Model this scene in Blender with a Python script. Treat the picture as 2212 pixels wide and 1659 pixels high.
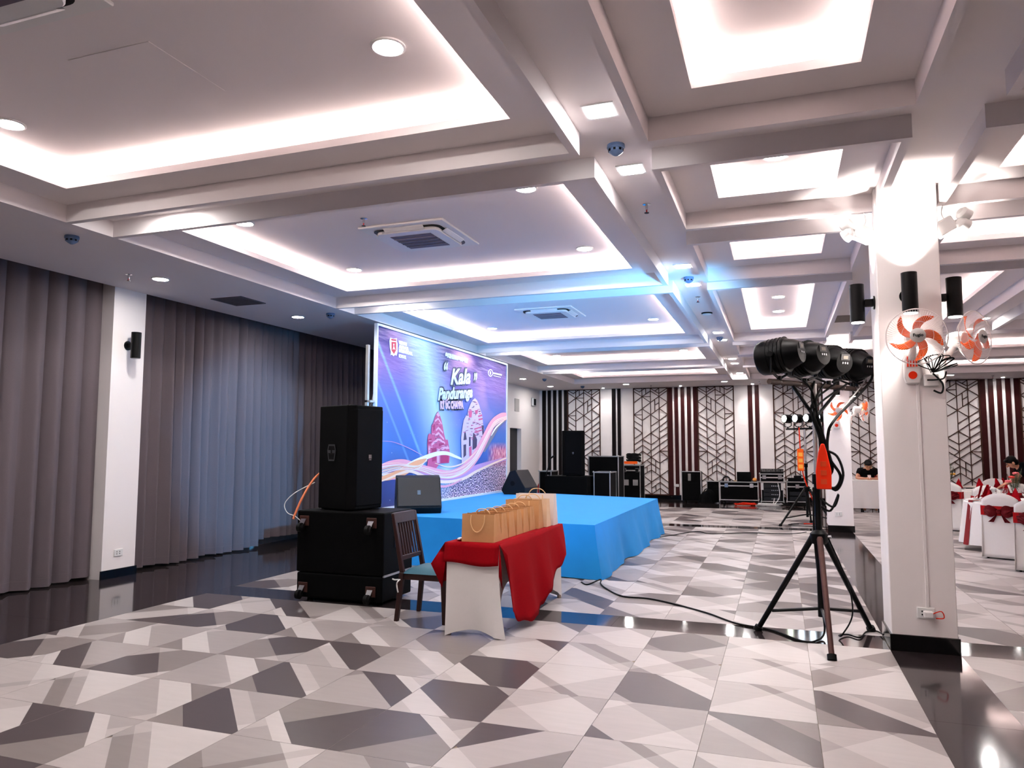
import bpy, bmesh, math, random
from mathutils import Vector, Matrix
random.seed(7)
PI = math.pi
for o in list(bpy.data.objects): bpy.data.objects.remove(o)
scn = bpy.context.scene
COL = scn.collection

# ------------------------------------------------------------------ camera
IMW, IMH = 2212.0, 1659.0
FPX, YAW, PITCH, ROLL, CAMZ = 1609.34, 0.345092, 0.0877048, 0.0015217, 1.5
_f = Vector((-math.sin(YAW)*math.cos(PITCH), math.cos(YAW)*math.cos(PITCH), math.sin(PITCH)))
_r = Vector((math.cos(YAW), math.sin(YAW), 0)); _u = _r.cross(_f)
_r = _r*math.cos(ROLL) + _u*math.sin(ROLL); _u = _r.cross(_f)
cd = bpy.data.cameras.new('camera'); cam = bpy.data.objects.new('camera', cd); COL.objects.link(cam)
cd.sensor_width = 36; cd.lens = FPX/IMW*36; cd.clip_end = 200; cd.clip_start = 0.05
cam.matrix_world = Matrix(((_r.x, _u.x, -_f.x, 0), (_r.y, _u.y, -_f.y, 0), (_r.z, _u.z, -_f.z, CAMZ), (0, 0, 0, 1)))
scn.camera = cam
def _ray(px, py): return _f + _r*((px-IMW/2)/FPX) - _u*((py-IMH/2)/FPX)
def onZ(px, py, z=0.0):
    d = _ray(px, py); t = (z-CAMZ)/d.z; return Vector((d.x*t, d.y*t, z))
def onY(px, py, Y):
    d = _ray(px, py); t = Y/d.y; return Vector((d.x*t, Y, CAMZ+d.z*t))
def onX(px, py, X):
    d = _ray(px, py); t = X/d.x; return Vector((X, d.y*t, CAMZ+d.z*t))

# ------------------------------------------------------------------ world, exposure, light levels
w = bpy.data.worlds.new('world'); scn.world = w; w.use_nodes = True
w.node_tree.nodes['Background'].inputs[0].default_value = (.5, .5, .55, 1)
w.node_tree.nodes['Background'].inputs[1].default_value = 0.0
scn.view_settings.view_transform = 'Standard'; scn.view_settings.look = 'None'
scn.view_settings.exposure = 0.5; scn.view_settings.gamma = 1.0; scn.view_settings.use_curve_mapping = False
COVE_L, DOWN_L, SQUARE_L = 24.0, 230.0, 140.0
STAGE_W = 1400.0

# ------------------------------------------------------------------ helpers
def lin(c):
    c = c/255.0
    return c/12.92 if c <= .04045 else ((c+.055)/1.055)**2.4
def rgb(r, g, b): return (lin(r), lin(g), lin(b), 1)
MATS = {}
def mat(name, col, rough=.5, metal=0., var=.06, scale=14., bump=0., bscale=60., emit=None, estr=0., alpha=1., coat=0., spec=.5, trans=0., ior=1.45, stretch=(1, 1, 1)):
    if name in MATS: return MATS[name]
    m = bpy.data.materials.new(name); m.use_nodes = True; nt = m.node_tree; b = nt.nodes['Principled BSDF']
    b.inputs['Roughness'].default_value = rough; b.inputs['Metallic'].default_value = metal
    b.inputs['Coat Weight'].default_value = coat; b.inputs['Coat Roughness'].default_value = .08
    b.inputs['Specular IOR Level'].default_value = spec; b.inputs['IOR'].default_value = ior
    b.inputs['Transmission Weight'].default_value = trans; b.inputs['Alpha'].default_value = alpha
    tc = nt.nodes.new('ShaderNodeTexCoord'); mp = nt.nodes.new('ShaderNodeMapping'); mp.inputs['Scale'].default_value = stretch
    nt.links.new(tc.outputs['Object'], mp.inputs['Vector'])
    nz = nt.nodes.new('ShaderNodeTexNoise'); nz.inputs['Scale'].default_value = scale; nz.inputs['Detail'].default_value = 4
    nt.links.new(mp.outputs['Vector'], nz.inputs['Vector'])
    mx = nt.nodes.new('ShaderNodeMix'); mx.data_type = 'RGBA'
    mx.inputs[6].default_value = tuple(max(0, c*(1-var)) for c in col[:3])+(1,); mx.inputs[7].default_value = tuple(min(1, c*(1+var)) for c in col[:3])+(1,)
    nt.links.new(nz.outputs['Fac'], mx.inputs['Factor']); nt.links.new(mx.outputs[2], b.inputs['Base Color'])
    if bump:
        n2 = nt.nodes.new('ShaderNodeTexNoise'); n2.inputs['Scale'].default_value = bscale; nt.links.new(mp.outputs['Vector'], n2.inputs['Vector'])
        bp = nt.nodes.new('ShaderNodeBump'); bp.inputs['Strength'].default_value = bump; bp.inputs['Distance'].default_value = .01
        nt.links.new(n2.outputs['Fac'], bp.inputs['Height']); nt.links.new(bp.outputs['Normal'], b.inputs['Normal'])
    if emit:
        b.inputs['Emission Color'].default_value = emit; b.inputs['Emission Strength'].default_value = estr
    MATS[name] = m
    return m

class MB:
    """collects verts / faces; build() links them as ONE mesh object"""
    def __init__(s): s.v = []; s.f = []; s.m = []; s.M = None
    def add(s, vs, fs, mi=0, M=None):
        n = len(s.v); M = M or s.M
        for p in vs:
            p = Vector(p); s.v.append(M @ p if M else p)
        for f in fs: s.f.append(tuple(i+n for i in f)); s.m.append(mi)
        return s
    def box(s, x0, x1, y0, y1, z0, z1, mi=0, M=None):
        vs = [(x, y, z) for z in (z0, z1) for y in (y0, y1) for x in (x0, x1)]
        return s.add(vs, [(0, 2, 3, 1), (4, 5, 7, 6), (0, 1, 5, 4), (2, 6, 7, 3), (0, 4, 6, 2), (1, 3, 7, 5)], mi, M)
    def hexa(s, b, t, mi=0):
        return s.add(list(b)+list(t), [(3, 2, 1, 0), (4, 5, 6, 7), (0, 1, 5, 4), (1, 2, 6, 5), (2, 3, 7, 6), (3, 0, 4, 7)], mi)
    def cyl(s, p, q, r, r2=None, n=12, mi=0, cap=True):
        p = Vector(p); q = Vector(q); r2 = r if r2 is None else r2
        d = (q-p).normalized(); a = d.orthogonal().normalized(); b = d.cross(a); vs = []
        for c, rr in ((p, r), (q, r2)):
            for i in range(n):
                t = 2*PI*i/n; vs.append(c+(a*math.cos(t)+b*math.sin(t))*rr)
        fs = [(i, (i+1) % n, n+(i+1) % n, n+i) for i in range(n)]
        if cap: fs += [tuple(range(n))[::-1], tuple(range(n, 2*n))]
        return s.add(vs, fs, mi)
    def tube(s, pts, r, n=6, mi=0, closed=False):
        P = [Vector(p) for p in pts]; N = len(P); vs = []; fs = []; a = None
        for i in range(N):
            if closed: d = P[(i+1) % N]-P[i-1]
            else: d = P[min(i+1, N-1)]-P[max(i-1, 0)]
            if d.length < 1e-9: d = Vector((0, 0, 1))
            d.normalize()
            a = d.orthogonal() if a is None else a-d*a.dot(d)
            if a.length < 1e-6: a = d.orthogonal()
            a.normalize(); b = d.cross(a); rr = r[i] if isinstance(r, (list, tuple)) else r
            for k in range(n):
                t = 2*PI*k/n; vs.append(P[i]+(a*math.cos(t)+b*math.sin(t))*rr)
        for i in range(N if closed else N-1):
            j = (i+1) % N
            for k in range(n): fs.append((i*n+k, i*n+(k+1) % n, j*n+(k+1) % n, j*n+k))
        if not closed: fs += [tuple(range(n))[::-1], tuple(range((N-1)*n, N*n))]
        return s.add(vs, fs, mi)
    def lathe(s, prof, n=20, M=None, mi=0):
        vs = []; fs = []
        for r, z in prof:
            for k in range(n): t = 2*PI*k/n; vs.append((r*math.cos(t), r*math.sin(t), z))
        for i in range(len(prof)-1):
            for k in range(n): fs.append((i*n+k, i*n+(k+1) % n, (i+1)*n+(k+1) % n, (i+1)*n+k))
        fs += [tuple(range(n))[::-1], tuple(range((len(prof)-1)*n, len(prof)*n))]
        return s.add(vs, fs, mi, M)
    def prism(s, poly, z0, z1, M=None, mi=0):
        n = len(poly)
        vs = [(x, y, z0) for x, y in poly]+[(x, y, z1) for x, y in poly]
        return s.add(vs, [tuple(range(n))[::-1], tuple(range(n, 2*n))]+[(i, (i+1) % n, n+(i+1) % n, n+i) for i in range(n)], mi, M)
    def ball(s, c, r, nu=14, nv=9, mi=0, M=None):
        r = (r, r, r) if not isinstance(r, (tuple, list)) else r; c = Vector(c); vs = [c+Vector((0, 0, -r[2]))]; fs = []
        for j in range(1, nv):
            ph = -PI/2+PI*j/nv
            for i in range(nu):
                t = 2*PI*i/nu; vs.append(c+Vector((r[0]*math.cos(ph)*math.cos(t), r[1]*math.cos(ph)*math.sin(t), r[2]*math.sin(ph))))
        vs.append(c+Vector((0, 0, r[2]))); T = len(vs)-1
        for i in range(nu):
            fs.append((0, 1+(i+1) % nu, 1+i)); fs.append((T, 1+(nv-2)*nu+i, 1+(nv-2)*nu+(i+1) % nu))
        for j in range(nv-2):
            for i in range(nu): fs.append((1+j*nu+i, 1+j*nu+(i+1) % nu, 1+(j+1)*nu+(i+1) % nu, 1+(j+1)*nu+i))
        return s.add(vs, fs, mi, M)
    def grid(s, fn, nu, nv, mi=0, closeu=False):
        vs = [fn(i/nu, j/nv) for j in range(nv+1) for i in range(nu+(0 if closeu else 1))]; W = nu+(0 if closeu else 1); fs = []
        for j in range(nv):
            for i in range(nu):
                k = (i+1) % W if closeu else i+1
                fs.append((j*W+i, j*W+k, (j+1)*W+k, (j+1)*W+i))
        return s.add(vs, fs, mi)
    def mesh(s, name, mats, smooth=None, bevel=0., bseg=1, weld=False):
        me = bpy.data.meshes.new(name); me.from_pydata([tuple(p) for p in s.v], [], s.f)
        mats = mats if isinstance(mats, (list, tuple)) else [mats]
        for m in mats: me.materials.append(m)
        if len(mats) > 1:
            for p, i in zip(me.polygons, s.m): p.material_index = i
        if bevel or weld:
            bm = bmesh.new(); bm.from_mesh(me)
            if weld: bmesh.ops.remove_doubles(bm, verts=bm.verts, dist=1e-5)
            if bevel:
                es = [e for e in bm.edges if len(e.link_faces) == 2 and e.calc_face_angle(0) > .5]
                bmesh.ops.bevel(bm, geom=es, offset=bevel, segments=bseg, affect='EDGES', profile=.5, clamp_overlap=True)
            bm.to_mesh(me); bm.free()
        if smooth is not None:
            me.polygons.foreach_set('use_smooth', [True]*len(me.polygons)); me.set_sharp_from_angle(angle=math.radians(smooth))
        me.update(); return me
    def build(s, name, mats, parent=None, smooth=None, bevel=0., bseg=1, thick=0., weld=False):
        o = bpy.data.objects.new(name, s.mesh(name, mats, smooth, bevel, bseg, weld)); COL.objects.link(o)
        if parent: o.parent = parent
        if thick:
            md = o.modifiers.new('thickness', 'SOLIDIFY'); md.thickness = thick; md.offset = 0
        return o
def tag(o, label=None, cat=None, group=None, kind=None):
    for k, v in (('label', label), ('category', cat), ('group', group), ('kind', kind)):
        if v: o[k] = v
    return o
def thing(name, label, cat, loc=(0, 0, 0), rz=0., group=None):
    o = bpy.data.objects.new(name, None); COL.objects.link(o); o.empty_display_size = .1
    o.location = loc; o.rotation_euler = (0, 0, rz); return tag(o, label, cat, group)
def copy_tree(o, parent=None):
    c = o.copy(); COL.objects.link(c)
    if parent: c.parent = parent
    for ch in list(o.children): copy_tree(ch, c)
    return c
def again(o, label, loc, rz=None, group=None):
    c = copy_tree(o); c.location = loc
    if rz is not None: c.rotation_euler = (0, 0, rz)
    return tag(c, label, None, group)
def struct(name, mb, m, parent=None, **k):
    o = mb.build(name, m, parent, **k)
    if not parent: o['kind'] = 'structure'
    return o
def text(name, s, size, M, m, parent=None, shear=0., bold=0., depth=.001, align='CENTER', space=1., width=None):
    cu = bpy.data.curves.new(name, 'FONT'); cu.body = s; cu.size = size; cu.shear = shear; cu.offset = bold; cu.extrude = depth
    cu.align_x = align; cu.align_y = 'CENTER'; cu.space_character = space; cu.resolution_u = 3
    t = bpy.data.objects.new(name, cu); COL.objects.link(t)
    bpy.context.view_layer.update()
    me = bpy.data.meshes.new_from_object(t.evaluated_get(bpy.context.evaluated_depsgraph_get()))
    bpy.data.objects.remove(t)
    if width:
        xs = [v.co.x for v in me.vertices]; k = width/max(1e-6, max(xs)-min(xs))
        for v in me.vertices: v.co.x *= k
    me.transform(M); me.materials.clear(); me.materials.append(m)
    o = bpy.data.objects.new(name, me); COL.objects.link(o)
    if parent: o.parent = parent
    return o
def spot(name, parent, loc, direction, watts, col, ang, blend=.5, size=.05):
    L = bpy.data.lights.new(name, 'SPOT'); L.energy = watts; L.color = col[:3]; L.spot_size = ang; L.spot_blend = blend; L.shadow_soft_size = size
    o = bpy.data.objects.new(name, L); COL.objects.link(o); o.location = loc
    o.rotation_euler = Vector(direction).to_track_quat('-Z', 'Y').to_euler()
    if parent: o.parent = parent
    return o
def catmull(pts, k=6):
    P = [Vector(p) for p in pts]; out = []
    for i in range(len(P)-1):
        a, b, c, d = P[max(i-1, 0)], P[i], P[i+1], P[min(i+2, len(P)-1)]
        for j in range(k):
            t = j/k; out.append(.5*((2*b)+(c-a)*t+(2*a-5*b+4*c-d)*t*t+(-a+3*b-3*c+d)*t**3))
    return out+[P[-1]]

# ------------------------------------------------------------------ materials
paint = mat('white_paint', rgb(240, 234, 233), .6, var=.015, scale=3)
cpaint = mat('ceiling_paint', rgb(233, 225, 225), .7, var=.012, scale=2)
black = mat('black_paint', rgb(5, 5, 6), .65, var=.2, bump=.15, bscale=200, spec=.07)
blackp = mat('black_plastic', rgb(5, 5, 6), .4, var=.2, spec=.14)
blackm = mat('black_metal', rgb(8, 8, 9), .4, .2, var=.2, spec=.25)
grille = mat('black_grille', rgb(5, 5, 7), .65, 0., spec=.07, var=.35, scale=300, bump=.3, bscale=500)
alu = mat('aluminium', rgb(190, 188, 186), .35, .8, var=.1)
chrome = mat('chrome', rgb(205, 205, 208), .15, 1., var=.03)
whitep = mat('white_plastic', rgb(226, 225, 224), .35, var=.02)
wood = mat('dark_red_wood', rgb(52, 13, 14), .4, var=.4, scale=6, stretch=(12, 12, .6), spec=.2)
wwood = mat('walnut_wood', rgb(46, 25, 23), .4, var=.35, scale=7, stretch=(10, 10, .8), coat=.08, spec=.25)
lwood = mat('brown_lattice_wood', rgb(66, 38, 28), .5, spec=.2, var=.25, scale=9)
blackstripe = mat('espresso_wood', rgb(16, 8, 9), .4, var=.3, scale=6, stretch=(12, 12, .6), spec=.15)
redcloth = mat('crimson_cloth', rgb(142, 6, 18), .9, var=.1, scale=60, bump=.1, bscale=400, spec=.08)
sash = mat('red_sash', rgb(168, 18, 24), .7, spec=.15, var=.12, scale=40)
orgz = mat('maroon_organza', rgb(96, 10, 20), .6, var=.2, scale=50, spec=.15)
whitecloth = mat('white_cloth', rgb(232, 228, 226), .85, var=.02, scale=40, bump=.05, bscale=300)
kraft = mat('kraft_paper', rgb(196, 146, 98), .75, var=.06, scale=20, bump=.05)
rope = mat('paper_rope', rgb(222, 180, 130), .8)
paperw = mat('white_paper', rgb(225, 212, 205), .6, var=.02)
skin = mat('skin', rgb(196, 140, 112), .5, var=.06)
hair = mat('black_hair', rgb(7, 6, 6), .5, var=.3, spec=.15)
shirt = mat('black_shirt', rgb(7, 7, 9), .85, var=.2, spec=.08)
glass = mat('clear_glass', (.95, .97, .98, 1), .03, trans=1., var=0)
orange = mat('orange_plastic', rgb(246, 98, 18), .4, var=.05, spec=.2)
orred = mat('orange_red_plastic', rgb(224, 46, 14), .45, var=.06, spec=.2)
red = mat('red_paint', rgb(176, 18, 22), .35, var=.1)
green = mat('leaf_green', rgb(46, 58, 30), .5, var=.3)
rubber = mat('black_rubber', rgb(6, 6, 6), .6, var=.2, spec=.2)
# ------------------------------------------------------------------ room shell
XL, XR, YB, YF = -7.38, 9.41, 23.2, -6.0
ZL, ZS, ZT = 3.42, 3.57, 3.73
granite = mat('black_granite', rgb(40, 33, 34), .08, var=.5, scale=3, stretch=(1, .35, 1), spec=.6)
grout = mat('grout', rgb(150, 138, 120), .9)
mb = MB().box(XL-.5, XR+.2, YF-.2, YB+.2, -.2, -.006)
floor = struct('floor', mb, grout)
# polished granite bands, slab by slab
def band(x0, x1, y0, y1, along, n):
    for i in range(n):
        if along == 'x': a, b = x0+(x1-x0)*i/n, x0+(x1-x0)*(i+1)/n; q = (a+.001, b-.001, y0, y1)
        else: a, b = y0+(y1-y0)*i/n, y0+(y1-y0)*(i+1)/n; q = (x0, x1, a+.001, b-.001)
        MB().box(*q, -.02, 0).build('granite_slab', granite, floor)
LX0, LX1, BX0, BX1 = -5.69, .735, .735, 1.2
BY = [(6.40, 6.83), (15.1, 15.55)]
band(XL-.45, LX0-.002, YF, YB, 'y', 16)
band(LX0, XR, 20.0, YB, 'x', 14)
for a, b in BY: band(LX0, BX0-.002, a, b, 'x', 6); band(BX1+.002, XR, a, b, 'x', 7)
band(BX0, BX1, YF, 20.0, 'y', 24)
# patterned tiles: printed shards cut along the two diagonals
greys = [mat('tile_'+n, rgb(*c), r, var=.09, scale=7, stretch=(.5, 3, 1), spec=.22) for n, c, r in
         (('white', (184, 178, 176), .34), ('pale', (168, 161, 159), .34), ('grey', (150, 143, 141), .34), ('mid_grey', (124, 116, 114), .34), ('dark_grey', (78, 70, 71), .3))]
def cut(poly, a, b, c):
    out = ([], [])
    for i in range(len(poly)):
        p, q = poly[i], poly[(i+1) % len(poly)]; dp = a*p[0]+b*p[1]-c; dq = a*q[0]+b*q[1]-c
        if dp >= -1e-9: out[0].append(p)
        if dp <= 1e-9: out[1].append(p)
        if dp*dq < -1e-12:
            t = dp/(dp-dq); x = (p[0]+(q[0]-p[0])*t, p[1]+(q[1]-p[1])*t); out[0].append(x); out[1].append(x)
    return [o for o in out if len(o) > 2 and abs(sum(o[i][0]*o[(i+1) % len(o)][1]-o[(i+1) % len(o)][0]*o[i][1] for i in range(len(o)))) > .004]
def tile_polys(rng, dark):
    polys = [([(0, 0), (1, 0), (1, 1), (0, 1)], 0, 0)]
    A = rng.choice(((4, 0, 2), (0, 3, 1), (2, 0, 3), (1, 0, 4, 2), (0, 1, 4), (0, 2, 3, 1)) if dark else ((3, 0, 1), (3, 0, 2, 1), (0, 2, 0), (1, 3, 0), (2, 0, 2, 1), (0, 1, 3, 0), (1, 0, 2)))
    B = rng.choice(((0, 1), (1, 0), (0, 1, 0), (0, 0, 1), (0, -1)))
    rot = rng.random() < .25
    for which, n in ((0, len(A)-1), (1, len(B)-1)):
        for off in sorted(rng.sample((.14, .24, .34, .46, .56, .68, .78, .88), n)):
            sg = 1 if (which == 0) != rot else -1
            ca, cb, cc = .5**.5, sg*.5**.5, (2*off if sg > 0 else 2*off-1)*.5**.5
            new = []
            for p, i, j in polys:
                for q in cut(p, ca, cb, cc):
                    over = sum(ca*x+cb*y for x, y in q)/len(q) > cc
                    new.append((q, i+(over and which == 0), j+(over and which == 1)))
            polys = new
    return [(p, max(0, min(4, A[i]+B[j]))) for p, i, j in polys]
TW, TH = .58, .606
def tile_mesh(polys):
    m = MB()
    for p, c in polys: m.add([(x*TW-TW/2, y*TH-TH/2, 0) for x, y in p], [tuple(range(len(p)))], c)
    x, y = TW/2, TH/2
    vs = [(-x, -y, 0), (x, -y, 0), (x, y, 0), (-x, y, 0), (-x, -y, -.012), (x, -y, -.012), (x, y, -.012), (-x, y, -.012)]
    m.add(vs, [(4, 5, 1, 0), (5, 6, 2, 1), (6, 7, 3, 2), (7, 4, 0, 3)], 1)
    return m
rng = random.Random(5)
POLY = [tile_polys(rng, k >= 9) for k in range(22)]
TILE = [tile_mesh(p).mesh('floor_tile', greys) for p in POLY]
fields = []
def rows(y0, y1, n): return [(y0+(y1-y0)*(i+.5)/n, (y1-y0)/n) for i in range(n)]
RW = rows(6.40-.612*20, 6.40, 20)+rows(6.83, 15.1, 14)+rows(15.55, 20.0, 7)
cells = []
for yc, h in RW:
    for i in range(11): cells.append((LX0+(LX1-LX0)*(i+.5)/11, yc, (LX1-LX0)/11, h))
    for i in range(14): cells.append((BX1+(XR-BX1)*(i+.5)/14, yc, (XR-BX1)/14, h))
def seen(x, y):
    if y < 2.2: return -1
    d = Vector((x, y, -CAMZ)); z = d.dot(_f)
    if z < .5: return -1
    px = IMW/2+FPX*d.dot(_r)/z; py = IMH/2-FPX*d.dot(_u)/z
    if px < -180 or px > IMW+160 or py > IMH+170: return -1
    if -5.3 < x < -2.3 and 9.0 < y < 13.3: return -1
    return 1/(z*z)
cells.sort(key=lambda c: -seen(c[0], c[1]))
rest = MB()
for k, (x, y, a, b) in enumerate(cells):
    dk = x < -1.2+rng.uniform(-.8, .5) and y < 9  # near left gets darker tiles: more dark shards, and its dimmer light put in
    v = rng.randrange(9, 22) if dk else rng.randrange(0, 12)
    flip = rng.random() < .5
    if k < 300:
        o = bpy.data.objects.new('floor_tile', TILE[v]); COL.objects.link(o); o.parent = floor; o.location = (x, y, 0)
        o.scale = ((a-.0025)/TW, (b-.0025)/TH, 1); o.rotation_euler.z = PI if flip else 0
    else:
        for p, c in POLY[v]:
            q = [((u-.5)*(a-.0025)*(-1 if flip else 1)+x, (t-.5)*(b-.0025)*(-1 if flip else 1)+y, 0) for u, t in p]
            rest.add(q, [tuple(range(len(q)))], c)
ro = rest.build('far_floor_tiles', greys, floor); ro['kind'] = 'stuff'

# ---- ceiling
BIGX = [(-5.67, -1.186), (3.25, 7.70)]
SMX = [(-.78, .818), (1.21, 2.85)]
BIGY = [(-4.2, .05), (.47, 4.60), (5.02, 8.71), (9.12, 13.75), (14.17, 17.70), (18.12, 21.2)]
SMY = [(-4.2, .05), (.47, 4.58), (5.01, 6.57), (7.01, 8.71), (9.12, 13.75), (14.17, 15.65), (16.05, 17.70), (18.12, 21.2)]
RIM, INS = .055, .30
coff = []
for bx_ in BIGX: coff += [(bx_, by, 'big') for by in BIGY]
for sx in SMX: coff += [(sx, sy, 'small') for sy in SMY]
trays = [(x0+RIM+INS, x1-RIM-INS, y0+RIM+INS, y1-RIM-INS) for (x0, x1), (y0, y1), k in coff]
C = MB()
def plane_with_holes(m, X0, X1, Y0, Y1, z, holes):
    xs = sorted({X0, X1, *[h[0] for h in holes], *[h[1] for h in holes]}); ys = sorted({Y0, Y1, *[h[2] for h in holes], *[h[3] for h in holes]})
    for j in range(len(ys)-1):
        run = None
        for i in range(len(xs)):
            solid = i < len(xs)-1 and not any(h[0] < (xs[i]+xs[i+1])/2 < h[1] and h[2] < (ys[j]+ys[j+1])/2 < h[3] for h in holes)
            if solid and run is None: run = xs[i]
            if not solid and run is not None:
                m.add([(run, ys[j], z), (run, ys[j+1], z), (xs[i], ys[j+1], z), (xs[i], ys[j], z)], [(0, 1, 2, 3)]); run = None
plane_with_holes(C, -5.67, 7.70, -4.2, 21.2, ZS, trays)
C.box(XL, -5.67, YF, YB, ZL, ZL+.5); C.box(7.70, XR, YF, YB, ZL, ZL+.5)          # low side strips
C.box(-5.67, 7.70, 21.2, YB, ZL, ZL+.5); C.box(-5.67, 7.70, YF, -4.2, ZL, ZL+.5)
LIP, LED = .055, .15
for x0, x1, y0, y1 in trays:
    z1 = ZS+LIP
    for a, b in (((x0, y0), (x1, y0)), ((x1, y0), (x1, y1)), ((x1, y1), (x0, y1)), ((x0, y1), (x0, y0))):
        C.add([(*a, ZS), (*b, ZS), (*b, z1), (*a, z1)], [(0, 1, 2, 3)])
    e = .02; zl = z1-.03; X0, X1, Y0, Y1 = x0-LED, x1+LED, y0-LED, y1+LED
    def ring(i0, i1, za, zb):
        (a0, a1, c0, c1), (b0, b1, d0, d1) = i0, i1
        p = [(a0, c0, za), (a1, c0, za), (a1, c1, za), (a0, c1, za)]; q = [(b0, d0, zb), (b1, d0, zb), (b1, d1, zb), (b0, d1, zb)]
        C.add(p+q, [(i, (i+1) % 4, 4+(i+1) % 4, 4+i) for i in range(4)])
    ring((x0, x1, y0, y1), (x0-e, x1+e, y0-e, y1+e), z1, z1)
    ring((x0-e, x1+e, y0-e, y1+e), (x0-e, x1+e, y0-e, y1+e), z1, zl)
    ring((x0-e, x1+e, y0-e, y1+e), (X0, X1, Y0, Y1), zl, zl)
    ring((X0, X1, Y0, Y1), (X0, X1, Y0, Y1), zl, ZT)
    C.add([(X0, Y0, ZT), (X0, Y1, ZT), (X1, Y1, ZT), (X1, Y0, ZT)], [(0, 1, 2, 3)])
C.box(XL-.5, XR+.2, YF-.2, YB+.2, ZT+.25, ZT+.4)
ceiling = struct('ceiling', C, cpaint)
def in_view(p):
    d = Vector(p)-Vector((0, 0, CAMZ)); z = d.dot(_f)
    return z > .05 and 0 <= IMW/2+FPX*d.dot(_r)/z <= IMW and 0 <= IMH/2-FPX*d.dot(_u)/z <= IMH
OFF = ['light_strip_narrow_tray_offscreen', 'light_strip_dining_tray_offscreen', 'light_strip_second_dining_tray_offscreen', 'light_strip_third_dining_tray_offscreen']
strip_m = mat('led_strip', rgb(255, 240, 228), .5, emit=(1., .88, .84, 1), estr=COVE_L)
for ((x0, x1), (y0, y1), k), (a0, a1, c0, c1) in zip(coff, trays):
    f = MB(); z0, z1 = ZL, ZS+.005
    if not (k == 'big' and x0 < 0): f.box(x0, x0+RIM, y0, y1, z0, z1)
    if not (k == 'big' and x0 > 0): f.box(x1-RIM, x1, y0, y1, z0, z1)
    if y0 > -4: f.box(x0+(RIM if not(k == 'big' and x0 < 0) else 0), x1-(RIM if not(k == 'big' and x0 > 0) else 0), y0, y0+RIM, z0, z1)
    if y1 < 21: f.box(x0+(RIM if not(k == 'big' and x0 < 0) else 0), x1-(RIM if not(k == 'big' and x0 > 0) else 0), y1-RIM, y1, z0, z1)
    f.build('coffer_frame', cpaint, ceiling)
    if y1 < .2: continue
    s = MB(); zl = ZS+LIP-.03; i, o_ = .05, .085
    s.box(a0-o_, a1+o_, c0-o_, c0-i, zl, zl+.02); s.box(a0-o_, a1+o_, c1+i, c1+o_, zl, zl+.02)
    s.box(a0-o_, a0-i, c0-i, c1+i, zl, zl+.02); s.box(a1+i, a1+o_, c0-i, c1+i, zl, zl+.02)
    seen_ = any(in_view((a0+(a1-a0)*i/24, c0+(c1-c0)*j/24, zl)) for i in range(25) for j in range(25) if i in (0, 24) or j in (0, 24))
    s.build('light_strip' if seen_ else (OFF.pop(0) if x0 < 2 or k == 'small' else OFF.pop(1) if len(OFF) > 1 else OFF.pop()), strip_m, ceiling)

# ---- walls
struct('wall_back', MB().box(XL-.5, XR+.2, YB, YB+.2, 0, ZT+.3), paint)
struct('wall_right', MB().box(XR, XR+.2, YF, YB, 0, ZT+.3), paint)
struct('wall_front', MB().box(XL-.5, XR+.2, YF-.2, YF, 0, ZT+.3), paint)
wl = MB().box(XL-.5, XL-.42, YF, YB, 0, ZT+.3)
for a, b in ((YF, -1.2), (6.6, 7.07), (16.6, 20.36), (21.36, YB)): wl.box(XL-.42, XL, a, b, 0, ZL+.3)
wl.box(XL-.42, XL, 20.36, 21.36, 2.13, ZL+.3)
struct('wall_left', wl, paint)
db = mat('unlit_doorway_dark', rgb(30, 30, 34), .5)  # darkness of the unlit doorway put into the leaf's colour
d = struct('door_1', MB().box(XL-.19, XL-.13, 20.36, 21.36, 0, 2.13), db)
MB().box(XL-.13, XL-.09, 20.45, 20.52, .95, 1.1).build('door_handle', alu, d)
bs = mat('black_baseboard', rgb(12, 11, 12), .15, var=.3)
struct('baseboard_back', MB().box(XL, XR, YB-.02, YB, 0, .13), bs)
bl = MB()
for a, b in ((YF, -1.2), (6.58, 7.09), (16.6, 20.36), (21.36, YB-.02)): bl.box(XL, XL+.015, a, b, 0, .10)
struct('baseboard_left', bl, bs)
struct('baseboard_right', MB().box(XR-.015, XR, YF, YB-.02, 0, .13), bs)

# ---- pillars
PIL = [(.75, 1.19, 6.40, 6.86), (.79, 1.22, 15.06, 15.5)]
for k, (a, b, c, e) in enumerate(PIL):
    p = struct('pillar_%d' % (k+1), MB().box(a, b, c, e, 0, ZS+.01), paint, bevel=.004)
    q = MB().box(a-.014, b+.014, c-.014, e+.014, 0, .12).build('black_skirting', bs, p, bevel=.003)
# ------------------------------------------------------------------ back-wall decoration
unit = MB().box(-.5, .5, -.5, .5, -.5, .5).mesh('lattice_bar', lwood)
SEG = []
def S(*p):
    for i in range(len(p)-1): SEG.append((p[i], p[i+1]))
for x in range(5): S((x, 0), (x, 17.65))
S((0, 0), (4, 0)); S((0, 17.65), (4, 17.65))
S((0, .05), (.7, .62), (1.35, .05)); S((0, .48), (1, 1.42), (2, .48)); S((1.45, .05), (1.45, .95)); S((1, 1.42), (2, 1.42))
S((0, 2.45), (1, 1.42), (2, 2.42), (3, 1.42), (4, 2.42)); S((2, .05), (3, .95), (4, .05)); S((2, .48), (3, 1.42), (4, .48)); S((2.55, .5), (3, .08))
S((2.5, 1.95), (2.5, 3.95)); S((2.5, 2.9), (3, 2.45)); S((0, 4.45), (1, 3.45), (2, 2.42)); S((2, 4.45), (3, 3.45), (4, 2.42)); S((0, 4.45), (1, 4.45))
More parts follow.
